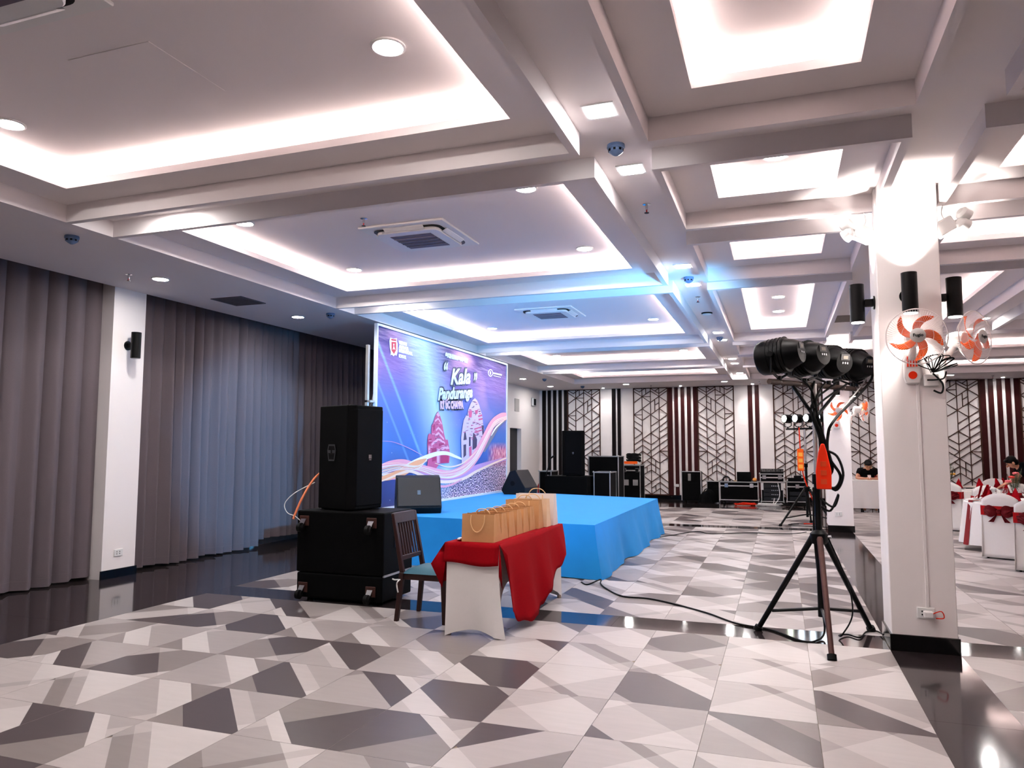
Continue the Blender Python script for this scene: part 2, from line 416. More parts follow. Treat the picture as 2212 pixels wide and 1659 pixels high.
S((0, 4.45), (1, 5.4), (2, 4.45)); S((1, 3.45), (2, 4.45), (3, 5.45), (4, 4.45)); S((3, 3.45), (4, 4.45)); S((0, 5.45), (1, 6.4)); S((0, 6.45), (1, 7.5))
for k in range(4): S((0, 8.45+k*1.02), (1, 7.5+k*1.0))
S((0, 11.5), (1, 12.5)); S((2, 6.4), (3, 5.45)); S((1, 8.5), (2, 7.5), (3, 6.5), (4, 5.45)); S((3, 7.4), (4, 6.5)); S((2, 7.5), (3, 8.5)); S((2, 9.45), (3, 8.5), (4, 7.5))
S((1, 8.5), (2, 9.45)); S((2, 10.45), (3, 9.45), (4, 8.5)); S((1, 9.5), (2, 10.5)); S((1.55, 11.0), (2, 10.5)); S((1, 10.5), (2, 11.5)); S((2, 11.5), (3, 10.5), (4, 9.5))
S((3, 10.5), (4, 10.5)); S((3, 10.5), (4, 11.5), (3, 12.5)); S((1, 12.5), (2, 11.5), (3, 12.5)); S((1.5, 12), (2, 12.55), (3, 13.5)); S((2.5, 12.0), (2.5, 14.0))
S((0, 13.4), (1, 12.5)); S((1, 13.5), (2, 12.6)); S((1.5, 13.1), (1.5, 14.0)); S((1, 14.5), (2, 13.6), (3, 14.6), (4, 15.65)); S((1, 14.5), (2, 15.6), (3, 14.6), (4, 13.6))
S((1, 16.5), (2, 15.6)); S((1, 16.5), (2, 17.6)); S((2, 16.6), (3, 15.6), (4, 16.7)); S((2.5, 16.2), (2.5, 17.1)); S((2, 17.6), (3, 16.6), (4, 17.65))
S((0, 14.4), (1, 13.5)); S((0, 15.4), (1, 14.5)); S((0, 15.4), (1, 16.5)); S((0, 16.4), (1, 17.4))
def lattice(x0, x1, mirror, label):
    t = thing('lattice_panel', label, 'wall panel', ((x0+x1)/2, YB-.003, .13), 0, 'lattice panels on the back wall')
    H = ZL-.01-.13; k = (x1-x0)/4; uz = H/17.65
    for (a, b), (c, d) in SEG:
        if mirror: a, c = 4-a, 4-c
        p = Vector(((a-2)*k, -.012, H-b*uz)); q = Vector(((c-2)*k, -.012, H-d*uz)); D = q-p
        edge = (a == c and a in (0, 4)) or (b == d and b in (0, 17.65))
        o = bpy.data.objects.new('lattice_bar', unit); COL.objects.link(o); o.parent = t; o.location = (p+q)/2
        o.scale = (D.length+.01, .026, .032 if edge else .02); o.rotation_euler = (0, -math.atan2(D.z, D.x), 0)
    return t
def stripes(x0, x1, n, label, m):
    t = thing('wood_slat_group', label, 'wall panel', ((x0+x1)/2, YB-.002, .12), 0, 'wood slats on the back wall')
    wd = (x1-x0); sw = wd/(n+(n-1)*.68)
    for i in range(n):
        a = -wd/2+i*sw*1.68; ww = sw*1.12 if i in (0, n-1) else sw
        MB().box(a if i else a, a+ww if i < n-1 else wd/2, -.03, 0, 0, ZL-.12-.005).build('slat', m, t)
    return t
stripes(-7.28, -6.44, 5, 'five black wood slats on back wall beside the dark doorway corner', blackstripe)
lattice(-6.42, -5.37, False, 'white lattice wall panel behind the black loudspeaker tower across the stage')
stripes(-4.98, -4.70, 2, 'pair of dark slats above the tall black road case', blackstripe)
lattice(-4.29, -3.24, False, 'white lattice wall panel beside the rack case with coiled cables')
stripes(-3.22, -2.36, 5, 'five dark red slats above the small black speaker cabinet', wood)
lattice(-2.34, -1.29, True, 'white lattice wall panel behind the open laptop on road case')
stripes(-.88, -.57, 2, 'pair of dark red slats behind the mixer rack', wood)
lattice(-.16, .92, False, 'white lattice wall panel behind the lit LED lamp stand')
stripes(.95, 1.80, 5, 'five dark red slats behind the farther pillar', wood)
lattice(1.83, 2.90, True, 'white lattice wall panel behind the seated person')
stripes(3.30, 3.60, 2, 'pair of dark red slats between the seated person and flower vase', wood)
lattice(4.02, 5.09, False, 'white lattice wall panel behind the yellow flower vase')
stripes(5.11, 6.02, 5, 'five dark red slats behind the bending waiter', wood)
lattice(6.04, 7.10, True, 'white lattice wall panel between the last slats and right wall')

# ------------------------------------------------------------------ curtains
cur = mat('taupe_curtain', rgb(98, 88, 93), .9, var=.1, scale=120, bump=.05, bscale=400)
def curtain(y0, y1, label, pl, seed, hem=.03, xo=0):
    r = random.Random(seed); n = max(4, int((y1-y0)/pl)); ph = [r.uniform(-.25, .25) for _ in range(n+2)]; am = [r.uniform(.6, 1.2) for _ in range(n+2)]
    def fn(u, v):
        s = u*n; i = int(min(s, n-1e-6)); fr = s-i
        g = math.sin(PI*(fr**(1.0+ph[i])))
        amp = (.06+.06*(1-v))*am[i]
        wav = .015*math.sin(u*9+seed)*(1-v)
        return (XL-.20+xo+amp*g+wav, y0+(y1-y0)*u+.02*math.sin(s*2*PI)*(1-v), hem+.012*math.sin(u*17+seed)+(3.62-hem)*v)
    t = thing('curtain', label, 'curtain', (0, 0, 0), 0, 'floor length curtains along the left wall')
    m = MB().grid(fn, n*12, 8); m.build('curtain_cloth', cur, t, smooth=70)
    h = MB().grid(lambda u, v: tuple(Vector(fn(u, .0))+Vector((.004, 0, .09+v*.006))), n*12, 1); h.build('hem_stitch', mat('hem_thread', rgb(104, 94, 98), .9), t)
    MB().box(XL-.20, XL-.17, y0, y1, 3.62, 3.64).build('curtain_track', alu, t)
curtain(-1.2, 3.26, 'taupe curtain beside the pier curtain, farther from the stage', .24, 3)
curtain(3.27, 6.63, 'taupe pleated curtain on the near side of the white wall pier', .235, 4)
curtain(7.03, 9.56, 'taupe pleated curtain lit blue at one edge beside the pier', .17, 5)
curtain(9.555, 13.0, 'dark shaded curtain hanging behind the tall loudspeaker', .16, 6, .12, -.03)
curtain(13.005, 16.62, 'dark curtain hidden behind the printed backdrop', .2, 8, .1, -.03)

# ------------------------------------------------------------------ pier fittings
def wall_sconce(name, label, lit, group):
    t = thing(name, label, 'wall light', (0, 0, 0), 0, group)          # local: wall at y=0, lamp towards -y
    MB().cyl((0, 0, 0), (0, -.012, 0), .055, n=20).build('wall_plate', blackm, t, smooth=40)
    MB().box(-.022, .022, -.075, -.01, -.03, .03).build('arm', blackm, t, bevel=.004)
    MB().lathe([(.050, -.155), (.056, -.155), (.056, .155), (.050, .155), (.050, .135), (.001, .135)][::1], 24, Matrix.Translation((0, -.13, 0))).build('tube_body', blackm, t, smooth=40)
    g = mat('lit_lens', rgb(255, 246, 236), .3, emit=(1, .93, .86, 1), estr=14.) if lit else mat('unlit_lens', rgb(60, 60, 60), .2)
    MB().cyl((0, -.13, -.16), (0, -.13, -.150), .048, n=20).build('lens', g, t)
    if lit:
        spot('sconce_down', t, (0, -.13, -.17), (0, .12, -1), lit, (1, .93, .87), 1.5, .8, .04)
        spot('sconce_up', t, (0, -.13, .17), (0, .12, 1), lit, (1, .93, .87), 1.6, .8, .04)
    return t
s = wall_sconce('wall_sconce', 'unlit black tube sconce on the white pier between curtains', 0, None); s.location = (XL, 6.82, 2.74); s.rotation_euler.z = PI/2
s = wall_sconce('wall_sconce', 'lit black tube sconce above the fan on the pillar front', 60, 'lit sconces on the near pillar'); s.location = (.955, 6.40, 2.69)
c = again(s, 'lit black tube sconce on pillar side facing the stage', (.75, 6.60, 2.69), -PI/2, 'lit sconces on the near pillar')
c = again(s, 'lit black tube sconce on pillar side facing the dining tables', (1.19, 6.62, 2.70), PI/2, 'lit sconces on the near pillar')
c = again(s, 'lit black tube sconce on the front of the farther pillar', (1.0, 15.06, 2.66), 0, 'lit sconces on the far pillar')
c = again(s, 'lit black tube sconce on far pillar side facing the dining tables', (1.22, 15.3, 2.66), PI/2, 'lit sconces on the far pillar')
def socket(label, loc, rz, holes=2, plug=False):
    t = thing('wall_socket', label, 'socket', loc, rz)
    MB().box(-.06, .06, -.012, 0, -.04, .04).build('face_plate', whitep, t, bevel=.003)
    h = MB()
    for i in range(holes):
        for k in (-1, 1): h.box(-.03+i*.04, -.022+i*.04, -.0135, -.011, k*.012-.006, k*.012+.006)
    h.build('pin_holes', blackp, t)
    if plug:
        MB().box(-.02, .045, -.06, -.012, -.03, .02).build('plug', whitep, t, bevel=.008)
        MB().tube(catmull([(.03, -.05, .0), (.09, -.07, .03), (.11, -.05, -.02), (.06, -.03, -.03)]), .004).build('plug_cord', orred, t)
    return t
socket('white wall socket low on the pier between the curtains', (XL, 6.82, .285), PI/2)
socket('white socket with plug low on the near pillar front', (.985, 6.40, .29), 0, 2, True)
socket('white wall socket low on the far pillar front', (.965, 15.06, .33), 0)
socket('white socket on the slats beside small speaker cabinet', (-3.0, YB-.03, .42), 0)
t = thing('cable_conduit', 'thin white cable conduit running up the near pillar front', 'conduit', (1.0, 6.40, 0))
MB().box(-.012, .012, -.007, 0, .33, 2.02).build('conduit_cover', paint, t, bevel=.003)
t = thing('wall_vent', 'grey square grille high on the white wall by the doorway', 'vent', (XL, 20.95, 2.82), PI/2)
MB().box(-.19, .19, -.015, 0, -.19, .19).build('vent_plate', mat('grey_vent', rgb(176, 172, 170), .6), t)
t = thing('wall_clock_sign', 'small black and white box hung high on the end wall', 'sign', (XL+.02, 22.45, 3.0), PI/2)
MB().box(-.15, .15, -.06, 0, -.13, .13).build('sign_case', whitep, t, bevel=.01); MB().box(-.11, .11, -.064, -.058, -.10, .10).build('sign_face', blackp, t)
# ------------------------------------------------------------------ ceiling fittings
dl_m = mat('downlight_glow', (1, 1, 1, 1), .5, emit=(1, .96, .93, 1), estr=DOWN_L)
sq_m = mat('square_light_glow', (1, 1, 1, 1), .5, emit=(1, .96, .95, 1), estr=SQUARE_L)
dl0 = thing('downlight', '', 'downlight', (0, 0, 0))
MB().lathe([(.085, 0), (.098, 0), (.098, -.008), (.085, -.012), (.078, -.006)], 28).build('trim_ring', whitep, dl0, smooth=50)
MB().cyl((0, 0, -.004), (0, 0, -.009), .08, n=28).build('diffuser', dl_m, dl0)
first = [True]
def place(proto, flag, label, loc, group, rz=0):
    o = proto if flag[0] else copy_tree(proto); flag[0] = False
    o.location = loc; o.rotation_euler.z = rz; o['label'] = label; o['group'] = group; return o
def DL(label, pts, group, z):
    cxs = sum(p[0] for p in pts)/len(pts); cys = sum(p[1] for p in pts)/len(pts)
    for x, y in pts:
        lb = label
        if label.startswith('round downlight in the') and 'large tray' in label and len(pts) == 4:
            lb = label+(', aisle side' if x > cxs else ', curtain side')+(', back wall end' if y > cys else ', front end')
        o = place(dl0, first, lb, (x, y, z), group)
        if not in_view((x, y, z)):
            w_ = 'curtain_strip' if x < -6 else 'curtain_side_tray' if x < -4 else 'aisle_side_tray'
            o.name = 'downlight_'+w_+'_offscreen'
            for c in o.children:
                if c.name.startswith('diffuser'): c.name = 'diffuser_'+w_+'_offscreen'
DL('round downlight in the nearest large tray ceiling', [(-1.99, 3.49), (-4.93, 3.49), (-1.99, 1.58), (-4.93, 1.58)], 'downlights in the nearest large tray', ZT)
DL('round downlight in the large tray above the chair', [(-1.99, 5.88), (-4.93, 5.88), (-1.99, 7.91), (-4.93, 7.91)], 'downlights in the second large tray', ZT)
DL('round downlight in the blue-lit large tray', [(-1.99, 10.3), (-4.95, 10.3), (-1.99, 12.68), (-4.95, 12.68)], 'downlights in the blue-lit tray', ZT)
DL('round downlight in the fourth large tray', [(-1.99, 14.95), (-4.95, 14.95), (-1.99, 16.9), (-4.95, 16.9)], 'downlights in the fourth large tray', ZT)
for y, lb in ((6.46, 'beside the white pier'), (9.02, 'above the edge of the blue-lit curtain'), (19.09, 'before the dark doorway'), (3.9, 'above the first curtain')): DL('round downlight on the low ceiling strip '+lb, [(-6.55, y)], 'downlights along the curtains', ZL)
for x, lb in ((-6.54, 'above the black slats'), (-4.22, 'above the lattice behind the rack case'), (-1.44, 'above the laptop case'), (1.4, 'behind the far pillar'), (4.14, 'above the yellow flower vase')):
    DL('round downlight on the low ceiling strip '+lb, [(x, 21.65)], 'downlights along the back wall', ZL)
DL('round downlight in the small square tray before the near pillar', [(.025, 5.84)], 'downlights in small trays', ZT)
DL('round downlight in the long narrow tray past the near pillar', [(.03, 11.4)], 'downlights in the long narrow tray', ZT)
DL('round downlight in the long narrow tray at its back wall end', [(.03, 12.6)], 'downlights in the long narrow tray', ZT)
DL('round downlight over the aisle beside the dining tables', [(3.06, 13.4), (3.06, 14.5)], 'downlights over the dining aisle', ZS)
DL('round downlight hidden in a cross channel near the curtains', [(-4.9, 4.81), (-4.9, 8.91), (-4.9, 13.96), (-4.9, 17.91)], 'downlights in the cross channels', ZS)
sp0 = thing('wall_washer', '', 'downlight'); MB().lathe([(.04, 0), (.05, 0), (.05, -.01), (.035, -.014)], 20).build('trim_ring', whitep, sp0, smooth=50); MB().cyl((0, 0, -.01), (0, 0, -.016), .034, n=20).build('lens', dl_m, sp0)
f2 = [True]
for lb, x in (('tiny spotlight above the pair of dark slats by road case', -5.15), ('tiny spotlight above the five dark red slats', -2.78), ('tiny spotlight above the slats behind the mixer rack', -.72), ('tiny spotlight above the slats behind the bending waiter', 5.55)):
    o = place(sp0, f2, lb, (x, 22.7, ZL), 'tiny spotlights along the back wall'); spot('wall_wash', o, (0, 0, -.02), (0, .35, -1), 28, (1, .95, .92), 1.7, .9, .03)
sq0 = thing('square_light', '', 'ceiling light')
MB().box(-.1, .1, -.1, .1, -.008, 0).build('trim_frame', whitep, sq0); MB().box(-.075, .075, -.075, .075, -.011, -.007).build('diffuser', sq_m, sq0)
f3 = [True]
for lb, ys in (('square ceiling light by the first cross beam in the aisle', (4.32, 5.34)), ('square ceiling light by the second cross beam in the aisle', (8.43, 9.43)), ('square ceiling light by the third cross beam in the aisle', (13.5, 14.44)), ('square ceiling light by the fourth cross beam in the aisle', (17.54, 18.5)), ('square ceiling light at the end of the aisle ceiling', (20.9,))):
    for y in ys: place(sq0, f3, lb+('' if len(ys) == 1 else (', back-wall side' if y == max(ys) else ', front side')), (-.983, y, ZS), 'square lights along the aisle ceiling')
# strips in the far channel ends that glow on the coffer faces
det = mat('smoke_detector_blue', rgb(96, 120, 158), .35, var=.1)
sd0 = thing('smoke_detector', '', 'smoke detector')
MB().lathe([(.06, 0), (.062, -.02), (.055, -.03)], 20).build('base', det, sd0, smooth=40)
MB().lathe([(.05, -.03), (.05, -.05), (.03, -.065), (.012, -.075)], 16).build('chamber', det, sd0, smooth=40)
v = MB()
for i in range(8):
    t = i*PI/4; v.box(-.008, .008, .046, .052, -.048, -.033, M=Matrix.Rotation(t, 4, 'Z'))
v.build('sensor_slots', blackp, sd0)
f4 = [True]
for lb, p in (('smoke detector on the low strip before the first beam end', (-5.99, 4.87, ZL)), ('smoke detector on the low strip near the backdrop corner', (-5.96, 8.96, ZL)), ('smoke detector between the two nearest square aisle lights', (-1.0, 4.87, ZS)), ('smoke detector between the second pair of square lights', (-.985, 9.02, ZS)), ('smoke detector between the third pair of square lights', (-1.0, 14.1, ZS)), ('smoke detector on the low strip near the dark doorway', (-6.0, 19.3, ZL)), ('smoke detector on the low strip by the back wall', (-5.6, 21.9, ZL))):
    place(sd0, f4, lb, p, 'smoke detectors')
dome = thing('speaker_dome', 'round white detector dome with dark rim in the aisle ceiling', 'detector', (-.995, 11.5, ZS))
MB().lathe([(.08, 0), (.085, -.012), (.07, -.02)], 24).build('dark_rim', blackp, dome, smooth=40); MB().lathe([(.07, -.02), (.06, -.035), (.02, -.045)], 24).build('dome', whitep, dome, smooth=50)
sk0 = thing('sprinkler', '', 'sprinkler')
MB().lathe([(.035, 0), (.035, -.006), (.012, -.012), (.010, -.05)], 14).build('rosette', chrome, sk0, smooth=40); MB().cyl((0, 0, -.05), (0, 0, -.075), .006, n=8).build('bulb', red, sk0); MB().lathe([(.02, -.078), (.02, -.074)], 12).build('deflector', blackm, sk0)
f5 = [True]
for lb, p in (('sprinkler head in tray beside the air conditioner over the chair', (-3.74, 6.15, ZT)), ('sprinkler head on the low strip by the near curtain', (-6.71, 6.17, ZL)), ('sprinkler head in the aisle past the nearest smoke detector', (-1.01, 6.17, ZS)), ('sprinkler head in the aisle past the second smoke detector', (-1.0, 10.23, ZS)), ('sprinkler head above the slats behind the bending waiter', (5.2, 22.2, ZL)), ('sprinkler head above the lattice behind the seated person', (2.35, 22.2, ZL)), ('sprinkler head above the rack case', (-3.6, 22.3, ZL)), ('sprinkler head near the end of the aisle', (-.5, 22.0, ZL))):
    place(sk0, f5, lb, p, 'ceiling sprinklers')
vg = mat('vent_grey', rgb(92, 86, 96), .5)
def vent(label, x, y, z, sx, sy, n, m):
    t = thing('air_vent', label, 'vent', (x, y, z))
    fr = MB(); fr.box(-sx, sx, -sy, -sy+.02, -.01, 0); fr.box(-sx, sx, sy-.02, sy, -.01, 0); fr.box(-sx, -sx+.02, -sy+.02, sy-.02, -.01, 0); fr.box(sx-.02, sx, -sy+.02, sy-.02, -.01, 0); fr.build('frame', m, t)
    MB().box(-sx+.02, sx-.02, -sy+.02, sy-.02, -.003, 0).build('backing', blackp, t)
    for i in range(n):
        yy = -sy+.03+(2*sy-.06)*(i+.5)/n; MB().box(-sx+.02, sx-.02, yy-.008, yy+.008, -.008, -.004).build('slat', m, t)
vent('grey grille on the low ceiling strip above the second curtain', -6.58, 7.79, ZL, .24, .24, 12, vg)
vent('brown grille in the pillar aisle ceiling beside the near sconce', 1.0, 12.73, ZS, .16, .3, 12, mat('vent_brown', rgb(120, 100, 92), .5))
# air-conditioning cassettes
def cassette(label, x, y):
    t = thing('air_conditioner', label, 'air conditioner', (x, y, ZT), 0, 'ceiling cassette air conditioners')
    def rr(h, r, n=6):
        out = []
        for cx, cy, a0 in ((h-r, h-r, 0), (-h+r, h-r, PI/2), (-h+r, -h+r, PI), (h-r, -h+r, 1.5*PI)):
            for i in range(n+1): a = a0+PI/2*i/n; out.append((cx+r*math.cos(a), cy+r*math.sin(a)))
        return out
    MB().box(-.47, .47, -.47, .47, -.022, 0).build('panel', whitep, t, bevel=.006)
    MB().prism(rr(.375, .09), -.03, -.02).build('air_slot', blackp, t)
    MB().prism(rr(.345, .08), -.062, -.028).build('inner_panel', whitep, t, bevel=.008)
    for k in range(4):
        f = MB(); f.M = Matrix.Rotation(k*PI/2, 4, 'Z') @ Matrix.Translation((0, .362, -.045)) @ Matrix.Rotation(.5, 4, 'X'); f.box(-.22, .22, -.012, .045, -.004, .004); f.build('flap', whitep, t, bevel=.003)
    MB().box(-.23, .23, -.23, .23, -.066, -.06).build('grille_backing', mat('grille_mauve', rgb(104, 94, 108), .6), t)
    for k in range(4): MB().box(-.23, .23, -.23+.0925*(k+1)-.004, -.23+.0925*(k+1)+.004, -.072, -.065).build('grille_bar', mat('grille_bar', rgb(150, 142, 154), .5), t)
cassette('white ceiling air conditioner in the second large tray', -3.48, 6.85)
cassette('white ceiling air conditioner in the blue-lit tray', -3.465, 11.5)
cassette('white ceiling air conditioner in the nearest large tray', -3.55, 2.2)
h = thing('access_hatch', 'flush access hatch in the nearest tray ceiling', 'hatch', (-3.5, 3.3, ZT)); MB().box(-.3, .3, -.3, .3, -.004, 0).build('hatch_panel', cpaint, h, bevel=.002)
# emergency lamps on the near pillar
def emergency(label, loc, mir):
    t = thing('emergency_lamp', label, 'emergency light', loc, 0, 'twin emergency lamps at the near pillar head'); s = mir
    b = MB(); b.M = Matrix.Rotation(.5*s, 4, 'Y'); b.box(-.07, .07, -.05, .05, -.06, .06); b.build('battery_box', whitep, t, bevel=.012, bseg=2)
    for dx, dz in ((-.13*s, .08), (-.12*s, .0)):
        M = Matrix.Translation((dx, -.03, dz)) @ Matrix.Rotation(1.0*s, 4, 'Y') @ Matrix.Rotation(.5, 4, 'X')
        L = MB().lathe([(.028, .05), (.05, .03), (.055, -.03), (.045, -.035)], 18, M).build('lamp_head', whitep, t, smooth=40)
        MB().lathe([(.042, -.036), (.042, -.033)], 16, M).build('lamp_lens', chrome, L)
    MB().tube([(-.05*s, 0, .03), (-.11*s, -.02, .05)], .012).build('arm', whitep, t)
    MB().tube(catmull([(0, 0, .06), (.02*s, .0, .12), (.0, .0, .2)]), .004).build('cord', whitep, t)
emergency('white twin emergency lamp at pillar head on the stage side', (.68, 6.52, 3.24), 1)
emergency('white twin emergency lamp at pillar head on the dining side', (1.26, 6.52, 3.24), -1)
# ------------------------------------------------------------------ stage
carpet = mat('blue_stage_carpet', rgb(18, 132, 204), .9, var=.08, scale=6, bump=.08, bscale=300)
SZ = .62
st = thing('stage', 'low stage platform covered in bright blue carpet', 'stage', (0, 0, 0))
NL, NR, FR, FL = (-6.2, 9.05), (-2.07, 8.62), (-2.12, 13.68), (-6.2, 15.1)
MB().add([(*NL, SZ), (*NR, SZ), (*FR, SZ), (*FL, SZ)], [(0, 1, 2, 3)]).build('stage_top', carpet, st)
per = [Vector((*p, 0)) for p in (NL, NR, FR, FL)]
nrms = [Vector(((per[(i+1) % 4]-per[i]).y, -(per[(i+1) % 4]-per[i]).x, 0)).normalized() for i in range(4)]
FLARE = (.05, .10, .04, .03)
def skirt(i):
    a, b = per[i], per[(i+1) % 4]; n0, n1, n2 = nrms[i-1], nrms[i], nrms[(i+1) % 4]; f0, f1, f2 = FLARE[i-1], FLARE[i], FLARE[(i+1) % 4]; nn = (9, 13, 9, 9)[i]
    def fn(u, v):
        k = (1-v)**1.2; L = (b-a).length; ea, eb = max(0, 1-u*L/.35), max(0, 1-(1-u)*L/.35); mid = 1-max(ea, eb)
        wob = mid*(.35*math.sin(u*nn+i)+.25*math.sin(u*nn*2.3+i))
        off = n1*f1*k*(1+wob)+n0*f0*k*ea**2+n2*f2*k*eb**2+n1*mid*.008*math.sin(u*nn*4+3*v)*k
        return a.lerp(b, u)+off+Vector((0, 0, SZ*v+.002+.012*mid*(1-v)*math.sin(u*nn*1.7)**2))
    return MB().grid(fn, 70, 8)
for i in range(4): skirt(i).build('carpet_skirt', carpet, st, smooth=60)

# ------------------------------------------------------------------ printed backdrop
BXP = -5.49; BY0, BY1 = 9.46, 14.9; BZ0, BZ1 = SZ+.03, 3.30
bd = thing('stage_backdrop', 'tall printed backdrop reading Kala Panduranga standing on the blue stage', 'backdrop', (BXP, BY0, SZ))
def loc(px, py, off=.0):
    p = onX(px, py, BXP+off); return Vector((off, p.y-BY0, p.z-SZ))
def bmat():
    m = bpy.data.materials.new('backdrop_print'); m.use_nodes = True; nt = m.node_tree; N = nt.nodes; Lk = nt.links; b = N['Principled BSDF']; b.inputs['Roughness'].default_value = .55
    tc = N.new('ShaderNodeTexCoord'); sp = N.new('ShaderNodeSeparateXYZ'); Lk.new(tc.outputs['Object'], sp.inputs[0])
    def ramp(src, stops):
        r = N.new('ShaderNodeValToRGB'); e = r.color_ramp.elements
        e[0].position, e[0].color = stops[0]; e[1].position, e[1].color = stops[-1]
        for p, c in stops[1:-1]: q = e.new(p); q.color = c
        Lk.new(src, r.inputs['Fac']); return r.outputs['Color']
    def mr(src, a, b_, c=0., d=1.):
        r = N.new('ShaderNodeMapRange'); Lk.new(src, r.inputs['Value'])
        for i, v in zip((1, 2, 3, 4), (a, b_, c, d)): r.inputs[i].default_value = v
        return r.outputs[0]
    def math_(op, a, b_):
        r = N.new('ShaderNodeMath'); r.operation = op
        for i, v in ((0, a), (1, b_)):
            if isinstance(v, (int, float)): r.inputs[i].default_value = v
            else: Lk.new(v, r.inputs[i])
        return r.outputs[0]
    def mix(f, a, b_, op='MIX'):
        r = N.new('ShaderNodeMix'); r.data_type = 'RGBA'; r.blend_type = op
        if isinstance(f, (int, float)): r.inputs['Factor'].default_value = f
        else: Lk.new(f, r.inputs['Factor'])
        for i, v in ((6, a), (7, b_)):
            if isinstance(v, tuple): r.inputs[i].default_value = v
            else: Lk.new(v, r.inputs[i])
        return r.outputs[2]
    def noise(sc, det=3., vec=None, stretch=None):
        n = N.new('ShaderNodeTexNoise'); n.inputs['Scale'].default_value = sc; n.inputs['Detail'].default_value = det
        if stretch:
            mp = N.new('ShaderNodeMapping'); mp.inputs['Scale'].default_value = stretch; Lk.new(tc.outputs['Object'], mp.inputs[0]); Lk.new(mp.outputs[0], n.inputs['Vector'])
        else: Lk.new(tc.outputs['Object'], n.inputs['Vector'])
        return n.outputs['Fac']
    Y, Z = sp.outputs[1], sp.outputs[2]
    H = BZ1-BZ0; W = BY1-BY0
    v = mr(Z, 0, H)
    base = ramp(v, [(0., rgb(34, 42, 108)), (.16, rgb(40, 66, 152)), (.35, rgb(52, 112, 194)), (.6, rgb(78, 110, 190)), (.8, rgb(122, 98, 170)), (1., rgb(72, 56, 124))])
    pink = mix(math_('MULTIPLY', mr(noise(.8, 2., stretch=(1, .7, 1.4)), .5, .72), mr(v, .45, .8)), base, rgb(206, 158, 190))
    u = mr(Y, 0, W)
    # light beams fanning up from the towers
    ub = math_('ADD', u, math_('MULTIPLY', math_('SUBTRACT', v, .3), .22))
    glow = math_('POWER', mr(math_('ABSOLUTE', math_('SUBTRACT', ub, .43), 0.), .20, 0.), 1.6)
    c = mix(math_('MULTIPLY', glow, .85), pink, rgb(196, 232, 255))
    b1 = math_('ABSOLUTE', math_('SUBTRACT', math_('ADD', u, math_('MULTIPLY', v, .42)), .39), 0.)
    c = mix(math_('MULTIPLY', mr(b1, .012, 0.), .6), c, rgb(140, 200, 250))
    b2 = math_('ABSOLUTE', math_('SUBTRACT', math_('ADD', u, math_('MULTIPLY', v, .42)), .30), 0.)
    c = mix(math_('MULTIPLY', mr(b2, .01, 0.), .4), c, rgb(140, 200, 250))
    vo = N.new('ShaderNodeTexVoronoi'); vo.inputs['Scale'].default_value = 9; Lk.new(tc.outputs['Object'], vo.inputs['Vector'])
    star = math_('MULTIPLY', mr(vo.outputs['Distance'], .075, .04), mr(v, .62, .4))
    c = mix(math_('MULTIPLY', star, .8), c, rgb(230, 240, 255))
    # crowd in the lower right
    cr = math_('MULTIPLY', mr(math_('SUBTRACT', v, math_('MULTIPLY', u, .36)), -.035, -.09), mr(u, .32, .5))
    crowd = ramp(noise(30, 6., stretch=(1, 1, 1.3)), [(.40, rgb(12, 14, 36)), (.48, rgb(70, 70, 130)), (.54, rgb(214, 170, 196)), (.60, rgb(244, 238, 246))])
    c = mix(cr, c, crowd)
    # pink stage lights band above the crowd
    pl = math_('MULTIPLY', math_('MULTIPLY', mr(math_('ABSOLUTE', math_('SUBTRACT', v, .29), 0.), .10, .04), mr(u, .80, .88)), 1.)
    pk = ramp(noise(16, 4., stretch=(1, 1.6, .5)), [(.35, rgb(120, 40, 90)), (.5, rgb(206, 110, 150)), (.65, rgb(246, 210, 214))])
    c = mix(pl, c, pk)
    Lk.new(c, b.inputs['Base Color'])
    # canvas creases near the top hem
    wv = N.new('ShaderNodeTexNoise'); wv.inputs['Scale'].default_value = 2.2; wv.inputs['Detail'].default_value = 3
    mp = N.new('ShaderNodeMapping'); mp.inputs['Scale'].default_value = (1, .8, 6); Lk.new(tc.outputs['Object'], mp.inputs[0]); Lk.new(mp.outputs[0], wv.inputs['Vector'])
    bp = N.new('ShaderNodeBump'); bp.inputs['Distance'].default_value = .05; Lk.new(math_('MULTIPLY', wv.outputs['Fac'], mr(v, .62, .95, .05, 1.)), bp.inputs['Height']); bp.inputs['Strength'].default_value = .5
    Lk.new(bp.outputs[0], b.inputs['Normal'])
    return m
W_, H_ = BY1-BY0, BZ1-BZ0
cv = MB().grid(lambda u, v: (.006*math.sin(u*11)*v*v, u*W_, BZ0-SZ+v*H_), 40, 20).build('printed_canvas', bmat(), bd, smooth=60)
wf = mat('white_frame_tube', rgb(214, 222, 232), .4)
MB().box(-.03, .02, -.035, 0, 0, BZ1-SZ+.03).build('frame_post', wf, bd); MB().box(-.03, .02, W_, W_+.035, 0, BZ1-SZ+.03).build('frame_post', wf, bd)
MB().box(-.03, .02, 0, W_, BZ1-SZ, BZ1-SZ+.035).build('frame_rail', wf, bd); MB().box(-.03, .05, 0, W_, 0, .035).build('frame_rail', wf, bd)
for yy in (.05, 1.8, 3.6, W_-.1):
    MB().cyl((-.5, yy, .0), (-.03, yy, 1.8), .018, n=8).build('back_brace', alu, bd)
MB().box(-.09, -.05, -.16, -.11, 0, BZ1-SZ-.3).build('back_post', alu, bd); MB().box(-.09, 0, -.16, .02, 1.55, 1.58).build('cross_clamp', alu, bd)
